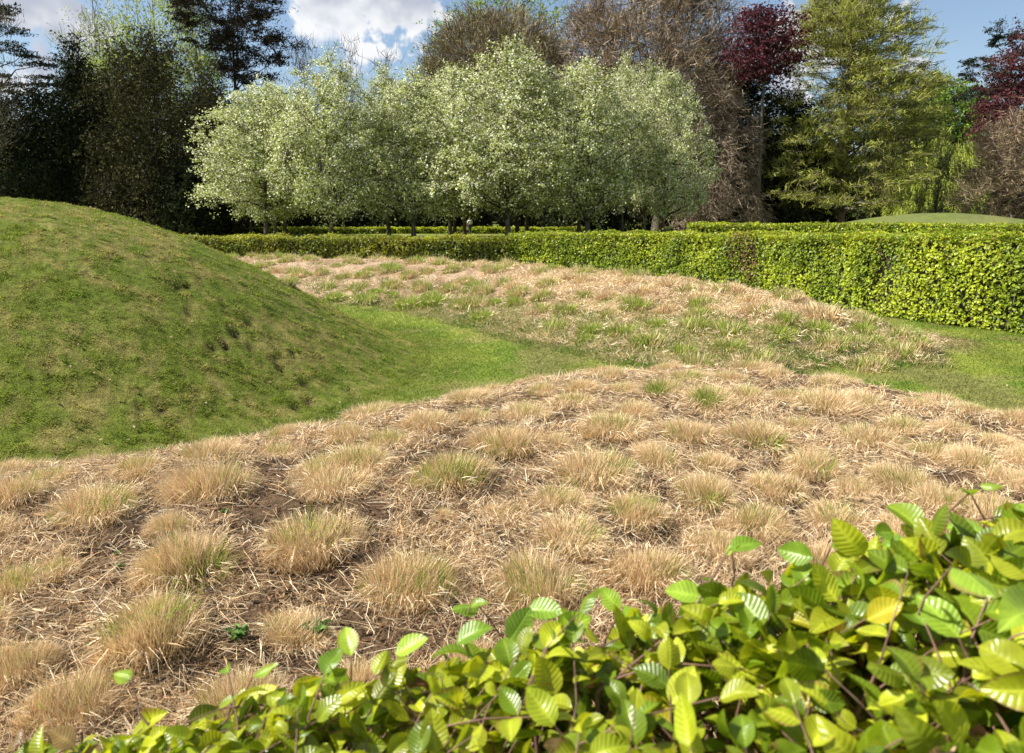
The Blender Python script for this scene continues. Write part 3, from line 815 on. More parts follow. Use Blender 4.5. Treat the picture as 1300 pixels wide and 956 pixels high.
zt = topz(tx) + g.normal(size=ntw) * .018 - .10 * np.clip((ty - 1.04) / .08, 0, 1) - (g.random(ntw) < .45) * g.uniform(.02, .16, ntw)
az = g.uniform(0, 2 * np.pi, ntw)
tw_dir = np.stack([np.cos(az) * .75, np.sin(az) * .75 + .10, g.uniform(.15, .9, ntw)], 1); tw_dir = norm(tw_dir)
Lt = g.uniform(.10, .22, ntw)
end = np.stack([tx, ty, zt], 1); start = end - tw_dir * Lt[:, None] - [0, 0, .02]
mid = (start + end) / 2 + [0, 0, .012] + g.normal(size=(ntw, 3)) * .006
# clear the reach of the lens
VV, FF, CC, UU, off = [], [], [], [], 0
TM = [beech_leaf_template(9, 6, .035, b, c) for b, c in ((.18, .16), (.5, .30), (-.15, .10), (.8, .18), (.25, -.2))]
PL, UL, NL_, SL, CL = [], [], [], [], []
for k in range(6):
    f = .22 + .78 * k / 5
    p = start * (1 - f) ** 2 + 2 * mid * f * (1 - f) + end * f * f
    sd = np.cross(tw_dir, [0, 0, 1.0]); sd = norm(sd) * (1 if k % 2 else -1)
    u = tw_dir * (.55 + .5 * (k == 5)) + sd * (.85 * (k != 5)) + g.normal(size=(ntw, 3)) * .25
    nrm = np.array([-.10, -.15, .9]) + g.normal(size=(ntw, 3)) * .62
    sz = g.uniform(.024, .054, ntw) * (1 + .22 * (tx > .3))
    if k < 4: sz *= np.where(g.random(ntw) < .15, .01, 1)
    q = g.random(ntw)
    cc = lerp((.15, .23, .012), (.42, .46, .025), sst(q, .15, .85))
    PL.append(p); UL.append(u); NL_.append(nrm); SL.append(sz); CL.append(cc)
# tall single sprigs breaking the outline at the right and centre
P = np.concatenate(PL); U = np.concatenate(UL); N0 = np.concatenate(NL_); S_ = np.concatenate(SL); C_ = np.concatenate(CL)
ok = (P[:, 1] > .12) & (S_ > .01)
P, U, N0, S_, C_ = P[ok], U[ok], N0[ok], S_[ok], C_[ok]
# sprigs: outline leaves located from the photograph, at the hedge's far rim
SPR = [(585, 770, .066, 1.12), (612, 765, .04, 1.12), (150, 856, .05, 1.08), (285, 845, .04, 1.08), (440, 805, .07, 1.1), (425, 830, .07, 1.05), (530, 815, .075, 1.08), (770, 755, .06, 1.1), (700, 775, .08, 1.06), (665, 785, .08, 1.06), (735, 790, .08, 1.03), (800, 790, .08, 1.05),
       (860, 750, .08, 1.06), (885, 770, .07, 1.05), (930, 690, .075, 1.08), (955, 690, .07, 1.07), (1000, 700, .07, 1.06), (1015, 720, .075, 1.05), (1085, 690, .065, 1.07), (1115, 675, .055, 1.08), (1145, 690, .06, 1.07), (1060, 740, .085, 1.02), (1100, 740, .08, 1.02), (1230, 622, .05, 1.12), (1265, 615, .045, 1.12), (1292, 640, .06, 1.1), (1190, 690, .07, 1.05),
       (1215, 670, .07, 1.05), (1260, 680, .08, 1.03), (1245, 740, .085, .8), (1290, 780, .09, .72), (1180, 770, .085, .88), (1215, 790, .08, .85), (1150, 770, .08, .92), (345, 850, .06, 1.06), (610, 800, .08, 1.05)]
sp_p, sp_u, sp_s = [], [], []
stw = []
for (px, py, s, Y) in SPR:
    d = raydir(px, py); p = np.array([0, 0, EYE]) + np.array(d) * (Y / d.y)
    a = g.uniform(0, 6.28); u = np.array([math.cos(a), math.sin(a) * .5, g.uniform(.0, .5)])
    u /= np.linalg.norm(u)
    sp_p.append(p - u * s * .5); sp_u.append(u); sp_s.append(s * .72)
    b = p - u * s * .5; e0 = b - [u[0] * .06, u[1] * .06 + .02, .08]
    stw.append(np.stack([e0, (e0 + b) / 2 + g.normal(size=3) * .008, b]))
ns = len(sp_p)
P = np.concatenate([P, sp_p]); U = np.concatenate([U, sp_u]); S_ = np.concatenate([S_, sp_s])
N0 = np.concatenate([N0, np.array([-.3, -.45, .9]) + g.normal(size=(ns, 3)) * .3])
C_ = np.concatenate([C_, lerp((.2, .34, .03), (.36, .50, .05), g.random(ns))])
bl_ = g.random(len(C_))
C_[bl_ < .03] = C_[bl_ < .03] * [1.0, .8, .8]
C_[bl_ > .988] = (.24, .16, .06)
ti = g.choice(len(TM), len(P), p=[.3, .22, .16, .18, .14])
for k, T in enumerate(TM):
    m = ti == k
    V, F, C = leaves_from(T, P[m], U[m], N0[m], S_[m], C_[m])
    UU.append(np.tile(T[3], (int(m.sum()), 1))); VV.append(V); FF.append(F + off); CC.append(C); off += len(V)
M_fore = leaf_mat('glossy_beech_leaves', .42, .30, .5, tint=(1.15, 1.05, .45))
T = NT(M_fore.node_tree)
ua = T.node('ShaderNodeAttribute', attribute_name='leafuv')
su = T.node('ShaderNodeSeparateXYZ', i_0=ua.outputs['Vector'])
av = T.math('ABSOLUTE', su.outputs[1])
ph = T.math('MULTIPLY', T.math('SUBTRACT', su.outputs[0], T.math('MULTIPLY', av, .17)), 2 * math.pi * 9)
rid = T.math('MULTIPLY', T.math('ABSOLUTE', T.math('SINE', T.math('MULTIPLY', ph, .5))), T.smooth(av, .0, .25))
mid_ = T.smooth(av, .0, .10, -.6, 0.0)
nn_l = T.node('ShaderNodeTexNoise', i_Vector=T.node('ShaderNodeNewGeometry').outputs['Position'], i_Scale=60.0, i_Detail=3.0)
bp = T.node('ShaderNodeBump', i_Strength=.42, i_Distance=.0015, i_Height=T.math('ADD', T.math('ADD', rid, mid_), T.math('MULTIPLY', nn_l.outputs[0], 1.2)))
for n_ in T.n:
    if n_.type in ('BSDF_PRINCIPLED', 'BSDF_TRANSLUCENT'):
        T.l.new(bp.outputs[0], n_.inputs['Normal'])
        src = n_.inputs[0].links[0].from_socket
        vein = T.math('MULTIPLY', T.smooth(rid, .0, .35, 1.10, .98), T.smooth(nn_l.outputs[0], .3, .7, .88, 1.1))
        T.l.new(T.node('ShaderNodeVectorMath', operation='SCALE', i_0=src, i_Scale=vein).outputs[0], n_.inputs[0])
fme = mesh_np('foliage', np.concatenate(VV) - org, np.concatenate(FF), np.concatenate(CC), True)
la = fme.attributes.new('leafuv', 'FLOAT_VECTOR', 'POINT'); la.data.foreach_set('vector', np.concatenate(UU).astype(np.float32).ravel())
new_obj('foliage', fme, M_fore, root)
stw = np.array(stw)
tws = np.stack([start, mid, end], 1)
deep = np.stack([start - [0, 0, .25] + g.normal(size=start.shape) * .05, start - [0, 0, .1] + g.normal(size=start.shape) * .02, start], 1)
new_obj('twigs', tube_mesh('twigs', [(tws - org, np.tile([.0016, .0012, .0008], (ntw, 1)), 5), (deep - org, np.tile([.005, .0035, .0022], (ntw, 1)), 5), (stw - org, np.tile([.002, .0016, .0011], (ns, 1)), 5)]), M_barkr, root)
# pinkish bud scales and curled brown leaves caught among the green
nb2 = 420
j = g.integers(0, ntw, nb2)
pp = start[j] + (end[j] - start[j]) * g.uniform(.2, 1, (nb2, 1)) + g.normal(size=(nb2, 3)) * .01
V, F, C = leaves_from(beech_leaf_template(6, 4, .05, .9, .5), pp, rnd_unit(nb2, g), rnd_unit(nb2, g), g.uniform(.012, .034, nb2), pick(nb2, (3, 2, 2), np.array([(.34, .16, .10), (.45, .28, .17), (.22, .10, .06)]), g))
tag(new_obj('bud_scales', mesh_np('bud_scales', V - org, F, C, True), M_straw, root), kind='stuff')
# leaves down the two sides and inside the body
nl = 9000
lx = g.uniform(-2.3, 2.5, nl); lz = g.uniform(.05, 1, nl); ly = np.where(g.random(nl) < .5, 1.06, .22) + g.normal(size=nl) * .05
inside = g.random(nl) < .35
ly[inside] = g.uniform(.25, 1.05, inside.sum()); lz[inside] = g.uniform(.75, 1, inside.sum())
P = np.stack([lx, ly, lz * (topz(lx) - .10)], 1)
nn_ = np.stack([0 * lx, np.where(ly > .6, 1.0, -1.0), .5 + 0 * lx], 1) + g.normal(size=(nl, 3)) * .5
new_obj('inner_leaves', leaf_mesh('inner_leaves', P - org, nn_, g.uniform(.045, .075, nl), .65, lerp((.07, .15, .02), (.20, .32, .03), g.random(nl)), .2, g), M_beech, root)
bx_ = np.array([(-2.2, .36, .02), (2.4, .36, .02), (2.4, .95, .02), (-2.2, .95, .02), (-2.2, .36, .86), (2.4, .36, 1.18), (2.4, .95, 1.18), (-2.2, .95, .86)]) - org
new_obj('dark_core', mesh_np('dark_core', bx_, np.array([(0, 3, 2, 1), (4, 5, 6, 7), (0, 1, 5, 4), (1, 2, 6, 5), (2, 3, 7, 6), (3, 0, 4, 7)])), M_core, root)  # plain dark box, coloured for the shade inside the hedge
# a dead curled beech leaf or two and stems rising through
# ------------------------------------------------------------------ trees
def env_radius(kind, t):
    if kind == 'round': return np.sqrt(np.clip(1 - (2 * t - 1) ** 2, 0, 1)) ** .85
    if kind == 'upright': return np.clip(np.sin(np.pi * np.clip(t, 0, 1) ** .62), 0, 1) ** .65
    if kind == 'cone': return np.clip(1 - t, 0, 1) ** .75 * (.72 + .28 * sst(t, 0, .12))
    if kind == 'column': return (1 - t ** 3) ** .6 * (.85 + .15 * np.sin(t * 5))
    if kind == 'skirt': return np.sqrt(np.clip(1 - t ** 2.2, 0, 1)) * (1 - .12 * (1 - t))
    if kind == 'umbrella': return np.sqrt(np.clip(1 - t ** 2, 0, 1)) * (.55 + .45 * sst(t, 0, .35))
    return np.ones_like(t)
def tree_meshes(seed, h, rx, crown0, kind, ncl, npc, csz, csp, lsize, pal, wts, shell=.5, asp=.7, trunk_r=.2, limbs=26, el='leaf', droop=0.0, lean=(0, 0), flat=1.0, twigs=0, twcol=None, lobes=.25, up=0.0, taper_top=1.0, sticks=None, gap=0.0):
    g = np.random.default_rng(seed)
    zc0 = crown0 * h
    u = g.random(ncl * 3); t = g.random(ncl * 3)
    keep = g.random(ncl * 3) < np.clip(env_radius(kind, t), .12, 1) ** 1.3
    t = t[keep][:ncl]; n = len(t)
    th = g.uniform(0, 2 * np.pi, n)
    lob = 1 + lobes * 2 * (vnoise(np.cos(th) * 1.7 + 5, np.sin(th) * 1.7 + t * 3.5, 1.0, seed) - .5) + lobes * .8 * (vnoise(th * 2, t * 9, 1.0, seed + 5) - .5)
    rr = env_radius(kind, t) * rx * lob * (shell + (1 - shell) * np.sqrt(g.random(n))) ** (1.0)
    rr = rr * np.where(g.random(n) < .35, g.uniform(.15, .9, n), 1)
    tz = zc0 + t * (h - zc0) + (vnoise(np.cos(th) * 2, np.sin(th) * 2, 1.2, seed + 9) - .5) * lobes * h * .18 * (t > .6)
    Cc = np.stack([np.cos(th) * rr + lean[0] * t, np.sin(th) * rr + lean[1] * t, tz], 1)
    if droop: Cc[:, 2] -= droop * (rr / rx) ** 2 * h * .1
    if gap:
        kk = vnoise(Cc[:, 0] * .5 + Cc[:, 2] * .35, Cc[:, 1] * .5 + Cc[:, 2] * .45, 1.0, seed + 21) > gap
        Cc, rr, t, th = Cc[kk], rr[kk], t[kk], th[kk]; n = len(t)
    # trunk
    K = 9
    tt = np.linspace(0, 1, K)
    tk = np.stack([lean[0] * tt ** 1.5 * .9 + np.cumsum(g.normal(size=K)) * .04 * trunk_r * 3, lean[1] * tt ** 1.5 * .9 + np.cumsum(g.normal(size=K)) * .04 * trunk_r * 3, tt * h * (.9 if taper_top else .6) - .15], 1)
    tk[0, :2] = 0
    tr = trunk_r * (1.0 - .93 * tt ** .8); tr[0] *= 1.35
    trunk = tube_mesh('trunk', [(tk[None], tr[None], 10)])
    # limbs to a choice of clumps
    li = g.choice(n, min(limbs, n), replace=False)
    E_ = Cc[li]
    z0 = np.clip(E_[:, 2] - (.25 + .3 * g.random(len(li))) * np.hypot(E_[:, 0], E_[:, 1]) - .04 * h, zc0 * .75, h * .85)
    S0 = np.stack([np.interp(z0, tk[:, 2], tk[:, 0]), np.interp(z0, tk[:, 2], tk[:, 1]), z0], 1)
    M_ = S0 * .5 + E_ * .5 + np.stack([0 * z0, 0 * z0, .06 * h * (g.random(len(li)) - .3)], 1) + g.normal(size=(len(li), 3)) * .02 * h
    ks = np.linspace(0, 1, 6)[None, :, None]
    LP = S0[:, None] * (1 - ks) ** 2 + 2 * M_[:, None] * ks * (1 - ks) + E_[:, None] * ks ** 2
    LP[:, 1:-1] += g.normal(size=LP[:, 1:-1].shape) * .012 * h
    r0 = np.interp(z0, tk[:, 2], tr) * .5
    LR = r0[:, None] * (1 - .85 * ks[:, :, 0]) + .006
    chunks = [(LP, LR, 5)]
    # secondary branches from the limbs to the other clumps
    oth = g.choice(n, min(n, limbs * 7), replace=False)
    flatL = LP[:, 2:].reshape(-1, 3)
    E2 = Cc[oth]
    dmat = ((E2[:, None] - flatL[None]) ** 2).sum(-1) + (flatL[None, :, 2] > E2[:, None, 2]) * 4
    S2 = flatL[np.argmin(dmat, 1)]
    M2 = (S2 + E2) / 2 + g.normal(size=S2.shape) * .015 * h
    ks2 = np.linspace(0, 1, 4)[None, :, None]
    LP2 = S2[:, None] * (1 - ks2) ** 2 + 2 * M2[:, None] * ks2 * (1 - ks2) + E2[:, None] * ks2 ** 2
    chunks.append((LP2, np.tile(np.linspace(.22, .05, 4) * trunk_r * .6 + .004, (len(oth), 1)), 3))
    branches = tube_mesh('branches', chunks)
    # crown
    j = np.repeat(np.arange(n), npc)
    j = j[g.random(len(j)) < (.55 + .9 * g.random(n))[j]]
    sc = (csz * g.uniform(.6, 1.35, n))[j][:, None]
    M6 = 7
    sd_ = norm(g.normal(size=(n, M6, 3)) * np.array(csp) + norm(Cc - np.array([0, 0, zc0 + .35 * (h - zc0)]))[:, None] * .55) * g.uniform(.7, 1.5, (n, M6, 1))
    ki = g.integers(0, M6, len(j)); al = g.random(len(j))[:, None] ** .8
    bl = g.normal(size=(len(j), 3)); bl /= np.maximum(1, np.linalg.norm(bl, axis=1, keepdims=True) / 1.6)
    off_ = (sd_[j, ki] * al * 1.25 + bl * (.30 * (1.15 - .7 * al))) * sc * (np.array(csp) ** .5)
    P = Cc[j] + off_
    if droop: P[:, 2] -= np.abs(g.normal(size=len(j))) * droop * sc[:, 0]
    pc = np.clip(g.normal(size=n) * .5, -1, 1)
    col = pick(len(j), wts, np.array(pal), g) * (1 + .16 * pc[j])[:, None]
    outw = norm(P - np.array([lean[0] * .5, lean[1] * .5, (zc0 + h) * .5]))
    if el == 'leaf':
        crown = leaf_mesh('crown', P, outw * .5 + rnd_unit(len(j), g) * .9 + [0, 0, .45], lsize * g.uniform(.6, 1.3, len(j)), asp, col, .3, g)
    else:
        d = outw * [1, 1, .3] * .8 + g.normal(size=P.shape) * .5 + [0, 0, up] 
        Ls, ww = sticks
        crown = blade_mesh('crown', P - norm(d) * Ls * .4, d, Ls * g.uniform(.5, 1.3, len(j)), ww, col, 2, -.12 if up > 0 else (.45 if up < -1 else .10), g)
    tw = None
    # the twig that carries each spray
    A_ = np.repeat(Cc, M6, 0); B_ = sd_.reshape(-1, 3) * 1.35 * csz * (np.array(csp) ** .5)
    tc0 = twcol or (.10, .075, .055)
    tw = blade_mesh('twigs', A_, B_, np.linalg.norm(B_, axis=1), .012 + h * .0016, pick(len(A_), (1, 1), np.array([tc0, tuple(np.array(tc0) * 1.5)]), g), 2, .0, g)
    if twigs:
        j = g.integers(0, n, twigs)
        P = Cc[j] + g.normal(size=(twigs, 3)) * csz * np.array(csp) * .6
        d = norm(P - np.array([0, 0, zc0 * .8 + h * .1])) + g.normal(size=P.shape) * .4 + [0, 0, .25]
        tw = blade_mesh('twigs', P, d, rx * .22 * g.uniform(.5, 1.4, twigs), .02 + h * .0011, pick(twigs, (1, 1), np.array([twcol or (.12, .09, .065), tuple(np.array(twcol or (.12, .09, .065)) * 1.6)]), g), 2, -.1, g)
    return trunk, branches, crown, tw
def plant_tree(name, label, cat, px, Y, meshes, mats, group=None, rz=0.0, sx=1.0, sz=1.0, gy=None):
    d = raydir(px, 275); X = d.x / d.y * Y
    root = thing(name, label, cat, (X, Y, float(H(X, Y)) - .02), group, rz)
    root.scale = (sx, sx, sz)
    for nm, me, mt in zip(('trunk', 'branches', 'crown', 'twigs'), meshes, mats):
        if me is None: continue
        if not me.materials: me.materials.append(mt)
        o = bpy.data.objects.new(nm, me); COL.objects.link(o); o.parent = root
    return root
def top_h(py, Y):
    d = raydir(0, py); return EYE + d.z / d.y * Y
# blossom orchard
BP = [(.34, .40, .09), (.43, .48, .14), (.90, .89, .72), (.21, .26, .055), (.70, .72, .38)]
BV = []
for s in range(7):
    BV.append(tree_meshes(300 + s, 12.0, 3.7, .17, 'upright', 420, 110, .62, (1, 1, .9), .122, BP, (3.5, 3, 4, 1.4, 3.5), .5, .85, .17, 38, lobes=.48, gap=.20))
# (trunk px, distance, crown top py, width factor, label)
ORCH = [(420, 47, 72, .98, 'white blossom tree with a thick trunk, second big crown from the left'), (525, 48, 98, 1.0, 'white blossom tree in front row, left of the tallest crown'), (645, 47, 58, 1.12, 'tallest white blossom tree, in the middle of the grove'),
        (746, 48, 80, 1.02, 'white blossom tree in front row, right of the tallest crown'), (842, 50, 92, .92, 'rightmost white blossom tree, with a reddish thick trunk'), (337, 51, 108, 1.12, 'leftmost white blossom tree, its crown reaching over the dark yews'),
        (349, 57, 112, .95, 'white blossom tree close behind the leftmost one'), (361, 63, 112, .9, 'thin-stemmed white blossom tree third from the left, deeper in the grove'), (493, 60, 95, 1.0, 'white blossom tree between the second big crown and its right neighbour'), (571, 56, 92, .95, 'thin-stemmed white blossom tree left of the walking person'),
        (577, 62, 95, .9, 'white blossom tree behind, just left of the walking person'), (590, 52, 88, .85, 'white blossom tree whose trunk stands beside the walking person'), (657, 60, 72, 1.0, 'white blossom tree just right behind the tallest one'), (669, 66, 75, 1.0, 'slim white blossom tree at the back, right of the tallest one'),
        (735, 58, 82, 1.0, 'white blossom tree behind, left of the front tree right of centre'), (790, 61, 80, 1.0, 'white blossom tree at the back between the two right-hand trunks'), (818, 55, 85, 1.0, 'pale-trunked white blossom tree left of the rightmost one'), (318, 64, 150, .85, 'small shaded white blossom tree at the back left of the grove')]
for i, (px, Y, ty_, wf, lb) in enumerate(ORCH):
    hh = top_h(ty_, Y) * 1.02
    sz = hh / 12.0
    plant_tree('blossom_tree', lb, 'blossom tree', px, Y, BV[i % 7], (M_barkr if px == 842 else M_bark, M_barkd, M_bloss, M_twig), 'white blossom trees in the grove', i * 1.37, wf * (.93 if px < 780 else .70), sz)

# person strolling in the grove
def skin_body(name, joints, edges, radii, mat, parent=None, loc=(0, 0, 0)):
    me = bpy.data.meshes.new(name); me.from_pydata(joints, edges, [])
    o = bpy.data.objects.new(name, me); COL.objects.link(o)
    o.modifiers.new('Skin', 'SKIN')
    if not me.skin_vertices: me.skin_vertices.new()
    for v, r_ in zip(me.skin_vertices[0].data, radii): v.radius = (r_, r_)
    me.skin_vertices[0].data[0].use_root = True
    sb = o.modifiers.new('Sub', 'SUBSURF'); sb.levels = 1; sb.render_levels = 1
    dg = bpy.context.evaluated_depsgraph_get()
    me2 = bpy.data.meshes.new_from_object(o.evaluated_get(dg))
    bpy.data.objects.remove(o)
    me2.name = name; me2.materials.clear(); me2.materials.append(mat)
    for p_ in me2.polygons: p_.use_smooth = True
    o = bpy.data.objects.new(name, me2); COL.objects.link(o)
    if parent: o.parent = parent
    return o
def plain(name, c, rough=.8):
    m = bpy.data.materials.new(name); m.use_nodes = True; T = NT(m.node_tree); p = T.n['Principled BSDF']
    tcn = T.node('ShaderNodeTexCoord'); nn = T.node('ShaderNodeTexNoise', i_Vector=tcn.outputs['Object'], i_Scale=14.0, i_Detail=3.0)
    T.l.new(T.mix(nn.outputs[0], tuple(v * .85 for v in c), tuple(min(1, v * 1.1) for v in c)), p.inputs['Base Color']); p.inputs['Roughness'].default_value = rough
    return m
d = raydir(596.5, 275); PY = 67.6; PX = d.x / d.y * PY
pr = thing('person', 'person in a pale blue top and dark trousers walking among blossom trees', 'person', (PX, PY, float(H(PX, PY))), rz=.5)
pr.scale = (.88, .88, .86)
J = [(0, 0, .95), (0, 0, 1.15), (0, 0, 1.36), (0, .01, 1.47), (0, .02, 1.56), (0, .03, 1.66),
     (.09, 0, .90), (.10, .14, .50), (.10, .06, .09), (.10, .20, .04), (-.09, 0, .90), (-.10, -.06, .50), (-.10, -.26, .12), (-.10, -.14, .04),
     (.17, 0, 1.38), (.21, -.10, 1.12), (.20, .02, .88), (.20, .06, .80), (-.17, 0, 1.38), (-.21, .08, 1.12), (-.20, .22, .92), (-.20, .27, .85)]
E2 = [(0, 1), (1, 2), (2, 3), (3, 4), (4, 5), (0, 6), (6, 7), (7, 8), (8, 9), (0, 10), (10, 11), (11, 12), (12, 13), (2, 14), (14, 15), (15, 16), (16, 17), (2, 18), (18, 19), (19, 20), (20, 21)]
RD = [.14, .13, .14, .055, .085, .095, .09, .06, .04, .03, .09, .06, .04, .03, .06, .045, .035, .03, .06, .045, .035, .03]
skin_body('body', J, E2, RD, plain('skin', (.45, .27, .19), .6), pr)
sh_i = [0, 1, 2, 14, 15, 18, 19]
mp = {v: k for k, v in enumerate(sh_i)}
skin_body('shirt', [J[i] for i in sh_i], [(mp[a], mp[b]) for a, b in E2 if a in mp and b in mp], [RD[i] + .022 for i in sh_i], plain('pale_blue_cloth', (.80, .86, .92)), pr)
tr_i = [0, 6, 7, 8, 10, 11, 12]
mp = {v: k for k, v in enumerate(tr_i)}
skin_body('trousers', [J[i] for i in tr_i], [(mp[a], mp[b]) for a, b in E2 if a in mp and b in mp], [RD[i] + .02 for i in tr_i], plain('dark_cloth', (.03, .035, .05)), pr)
skin_body('hair', [(0, .0, 1.60), (0, .01, 1.70), (0, .04, 1.755)], [(0, 1), (1, 2)], [.075, .095, .06], plain('brown_hair', (.05, .03, .02)), pr)

# ---- background trees
DK = [(.032, .042, .016), (.050, .060, .022), (.020, .028, .012)]
DKO = [(.080, .074, .026), (.11, .095, .038), (.045, .046, .018)]
def yew(px, Y, top, hw, lb, pal=DK, seed=1, kind='skirt', n=420, npc=40, ls=.34, lobes=.35, name='yew_tree', gr='dark evergreens closing the garden'):
    h = top_h(top, Y); r_ = hw / FPX * Y
    k = tree_meshes(400 + seed, h, r_, .02, kind, n, npc, .09 * (h + r_) * .62, (1, 1, 1.15), ls, pal, (3, 2, 3), .6, .45, .35, 20, lobes=lobes, twcol=(.03, .026, .016))
    return plant_tree(name, lb, 'tree', px, Y, k, (M_barkd, M_barkd, M_dark, M_twig), gr)
yew(-25, 74, 118, 95, 'broad near-black evergreen filling the left edge of the photo', seed=1)
yew(58, 70, 112, 62, 'near-black rounded yew between the left edge and the pointed conifer', seed=2)
yew(110, 71, 50, 52, 'dark pointed conifer standing out against the cloud at upper left', seed=3, kind='cone', n=480, lobes=.5, name='conifer')
yew(150, 76, 88, 55, 'dark evergreen tucked behind the pointed conifer', seed=4)
yew(205, 66, 52, 82, 'big shaggy olive-brown yew left of the blossom grove', DKO, 5, n=620, npc=46, ls=.30, lobes=.5)
yew(272, 78, 100, 40, 'dark evergreen shrub under the tall pine', seed=6)
yew(245, 62, 205, 45, 'low dark yew at the left foot of the blossom grove', seed=7, n=220)
for i, (px, top, hw) in enumerate([(305, 215, 40), (370, 205, 45), (440, 200, 45), (510, 212, 45), (580, 205, 45), (650, 210, 45), (720, 205, 45), (790, 210, 48), (860, 190, 50)]):
    yew(px, 80 + (i % 3) * 2, top, hw, 'dark yew behind the blossom grove, %s of nine' % ordn(i), seed=20 + i, n=200, npc=30, ls=.4, gr='dark yews behind the blossom grove')
yew(938, 76, 84, 48, 'tall black-green yew right of the bare brown tree', seed=8, n=480, lobes=.45)
yew(995, 73, 118, 55, 'dark yew sloping down beside the feathery conifer', seed=9, n=420, lobes=.4)
yew(1040, 80, 190, 40, 'low dark yew behind the trunk of the feathery conifer', seed=10, n=220)
def broad(px, Y, top, hw, lb, pal, w, seed, kind='round', c0=.12, n=420, npc=42, ls=.26, mats=None, tr=.3, csz=None, csp=(1, 1, .8), name='broadleaf_tree', twigs=0, twcol=None, lobes=.35, shell=.55, gap=0.0, limbs=30, asp=.75, droop=0.0, lean=(0, 0), gr=None, rz=0):
    h = top_h(top, Y); r_ = hw / FPX * Y
    k = tree_meshes(500 + seed, h, r_, c0, kind, n, npc, csz or .045 * (h + r_), csp, ls, pal, w, shell, asp, tr, limbs, lobes=lobes, twigs=twigs, twcol=twcol, gap=gap, droop=droop, lean=lean)
    return plant_tree(name, lb, 'tree', px, Y, k, mats or (M_bark, M_bark, M_foli, M_twig), gr, rz)
YG = [(.36, .44, .08), (.50, .56, .16), (.22, .30, .055)]
LG = [(.22, .34, .04), (.30, .42, .06), (.12, .20, .03)]
broad(212, 92, -70, 78, 'tall airy light-green tree rising above the shaggy yew', YG, (3, 2, 2), 1, 'upright', .25, 520, 56, .25, twigs=2200, twcol=(.26, .24, .17), gap=.33, lobes=.5)
broad(142, 95, -15, 52, 'thin pale-leaved tree behind the pointed conifer', [(.34, .38, .20), (.22, .28, .10), (.45, .46, .32)], (3, 2, 2), 2, 'upright', .2, 380, 46, .24, twigs=1800, twcol=(.30, .28, .22), gap=.36, lobes=.5)
broad(262, 88, 5, 45, 'yellow-green tree whose sprays hang in front of the pine trunk', YG, (3, 2, 2), 3, 'upright', .3, 240, 40, .22, twigs=900, twcol=(.2, .18, .12), gap=.36, lobes=.5)
broad(-12, 66, -40, 52, 'sparse budding tree cut by the upper left corner', [(.20, .17, .09), (.12, .10, .06), (.26, .26, .12)], (2, 2, 2), 4, 'round', .25, 220, 20, .16, twigs=3200, twcol=(.12, .10, .08), gap=.34)
# pine with a bare trunk
def pine(px, Y, top, hw, lb, seed, c0, pal, n=190, npc=150, ls=.34, csp=(1.5, 1.5, .55), tr=.38, gap=.42, lobes=.6, gr=None):
    h = top_h(top, Y); r_ = hw / FPX * Y
    k = tree_meshes(600 + seed, h, r_, c0, 'round', n, npc, .034 * h, csp, ls, pal, (3, 2, 2), .5, .22, tr, 30, lobes=lobes, gap=gap)
    return plant_tree('pine_tree', lb, 'tree', px, Y, k, (M_barkd, M_barkd, M_dark, M_twig), gr)
pine(306, 82, -70, 62, 'tall dark pine with a bare trunk, behind the grove at upper left', 1, .52, [(.035, .032, .018), (.06, .045, .025), (.02, .02, .012)])
pine(1252, 96, 34, 46, 'dark flat-topped pine against blue sky near the right edge', 2, .55, [(.03, .05, .022), (.05, .07, .03), (.02, .03, .015)], n=130)
# cedar whose shelves reach in from the left edge
h = top_h(-120, 78); r_ = 150 / FPX * 78
k = tree_meshes(650, h, r_, .30, 'cone', 190, 200, .95, (2.1, 2.1, .16), .34, [(.03, .05, .03), (.05, .07, .04), (.02, .03, .02)], (2, 2, 2), .7, .25, .5, 60, lobes=.4, gap=.42)
plant_tree('cedar_tree', 'cedar with level dark shelves reaching in at the upper left edge', 'tree', -48, 78, k, (M_barkd, M_barkd, M_dark, M_twig))
# bare trees between the pine and the brown dome
def bare(px, Y, top, hw, lb, seed, pal, n=300, npc=30, c0=.25, kind='upright', st=(1.1, .028), w=(2, 2, 1), lobes=.4, up=.8, csz=None, gap=0.0, tr=.22, limbs=40, name='bare_tree', mat=None, gr=None, shell=.5, droop=0.0, twigs=0):
    h = top_h(top, Y); r_ = hw / FPX * Y
    k = tree_meshes(700 + seed, h, r_, c0, kind, n, npc, csz or .05 * (h + r_), (1, 1, 1), .2, pal, w, shell, .2, tr, limbs, el='stick', lobes=lobes, up=up, sticks=st, gap=gap, droop=droop)
    return plant_tree(name, lb, 'tree', px, Y, k, (M_bark, M_bark, mat or M_twig, M_twig), gr)
GT = [(.13, .115, .095), (.20, .18, .15), (.09, .08, .065)]
bare(392, 92, 44, 34, 'leafless grey tree just right of the pine', 1, GT, 70, 16, st=(1.4, .045), gap=.3, limbs=24, gr='leafless trees above the blossom grove')
bare(452, 95, 50, 32, 'leafless grey tree in the middle of three against the cloud', 2, GT, 70, 16, st=(1.4, .045), gap=.3, limbs=24, gr='leafless trees above the blossom grove')
bare(492, 90, 55, 26, 'leafless grey tree nearest the brown dome tree', 3, GT, 60, 16, st=(1.3, .045), gap=.3, limbs=22, gr='leafless trees above the blossom grove')
broad(640, 108, -4, 104, 'fresh green tree showing over the brown dome tree', LG, (3, 2, 2), 5, 'round', .2, 420, 46, .34)
broad(556, 88, 78, 34, 'bright lime tree peeping out left of the brown dome', [(.26, .38, .04), (.34, .46, .07), (.16, .26, .03)], (2, 2, 1), 6, 'round', .2, 240, 40, .24)
BRN = [(.27, .22, .12), (.35, .29, .17), (.19, .15, .08)]
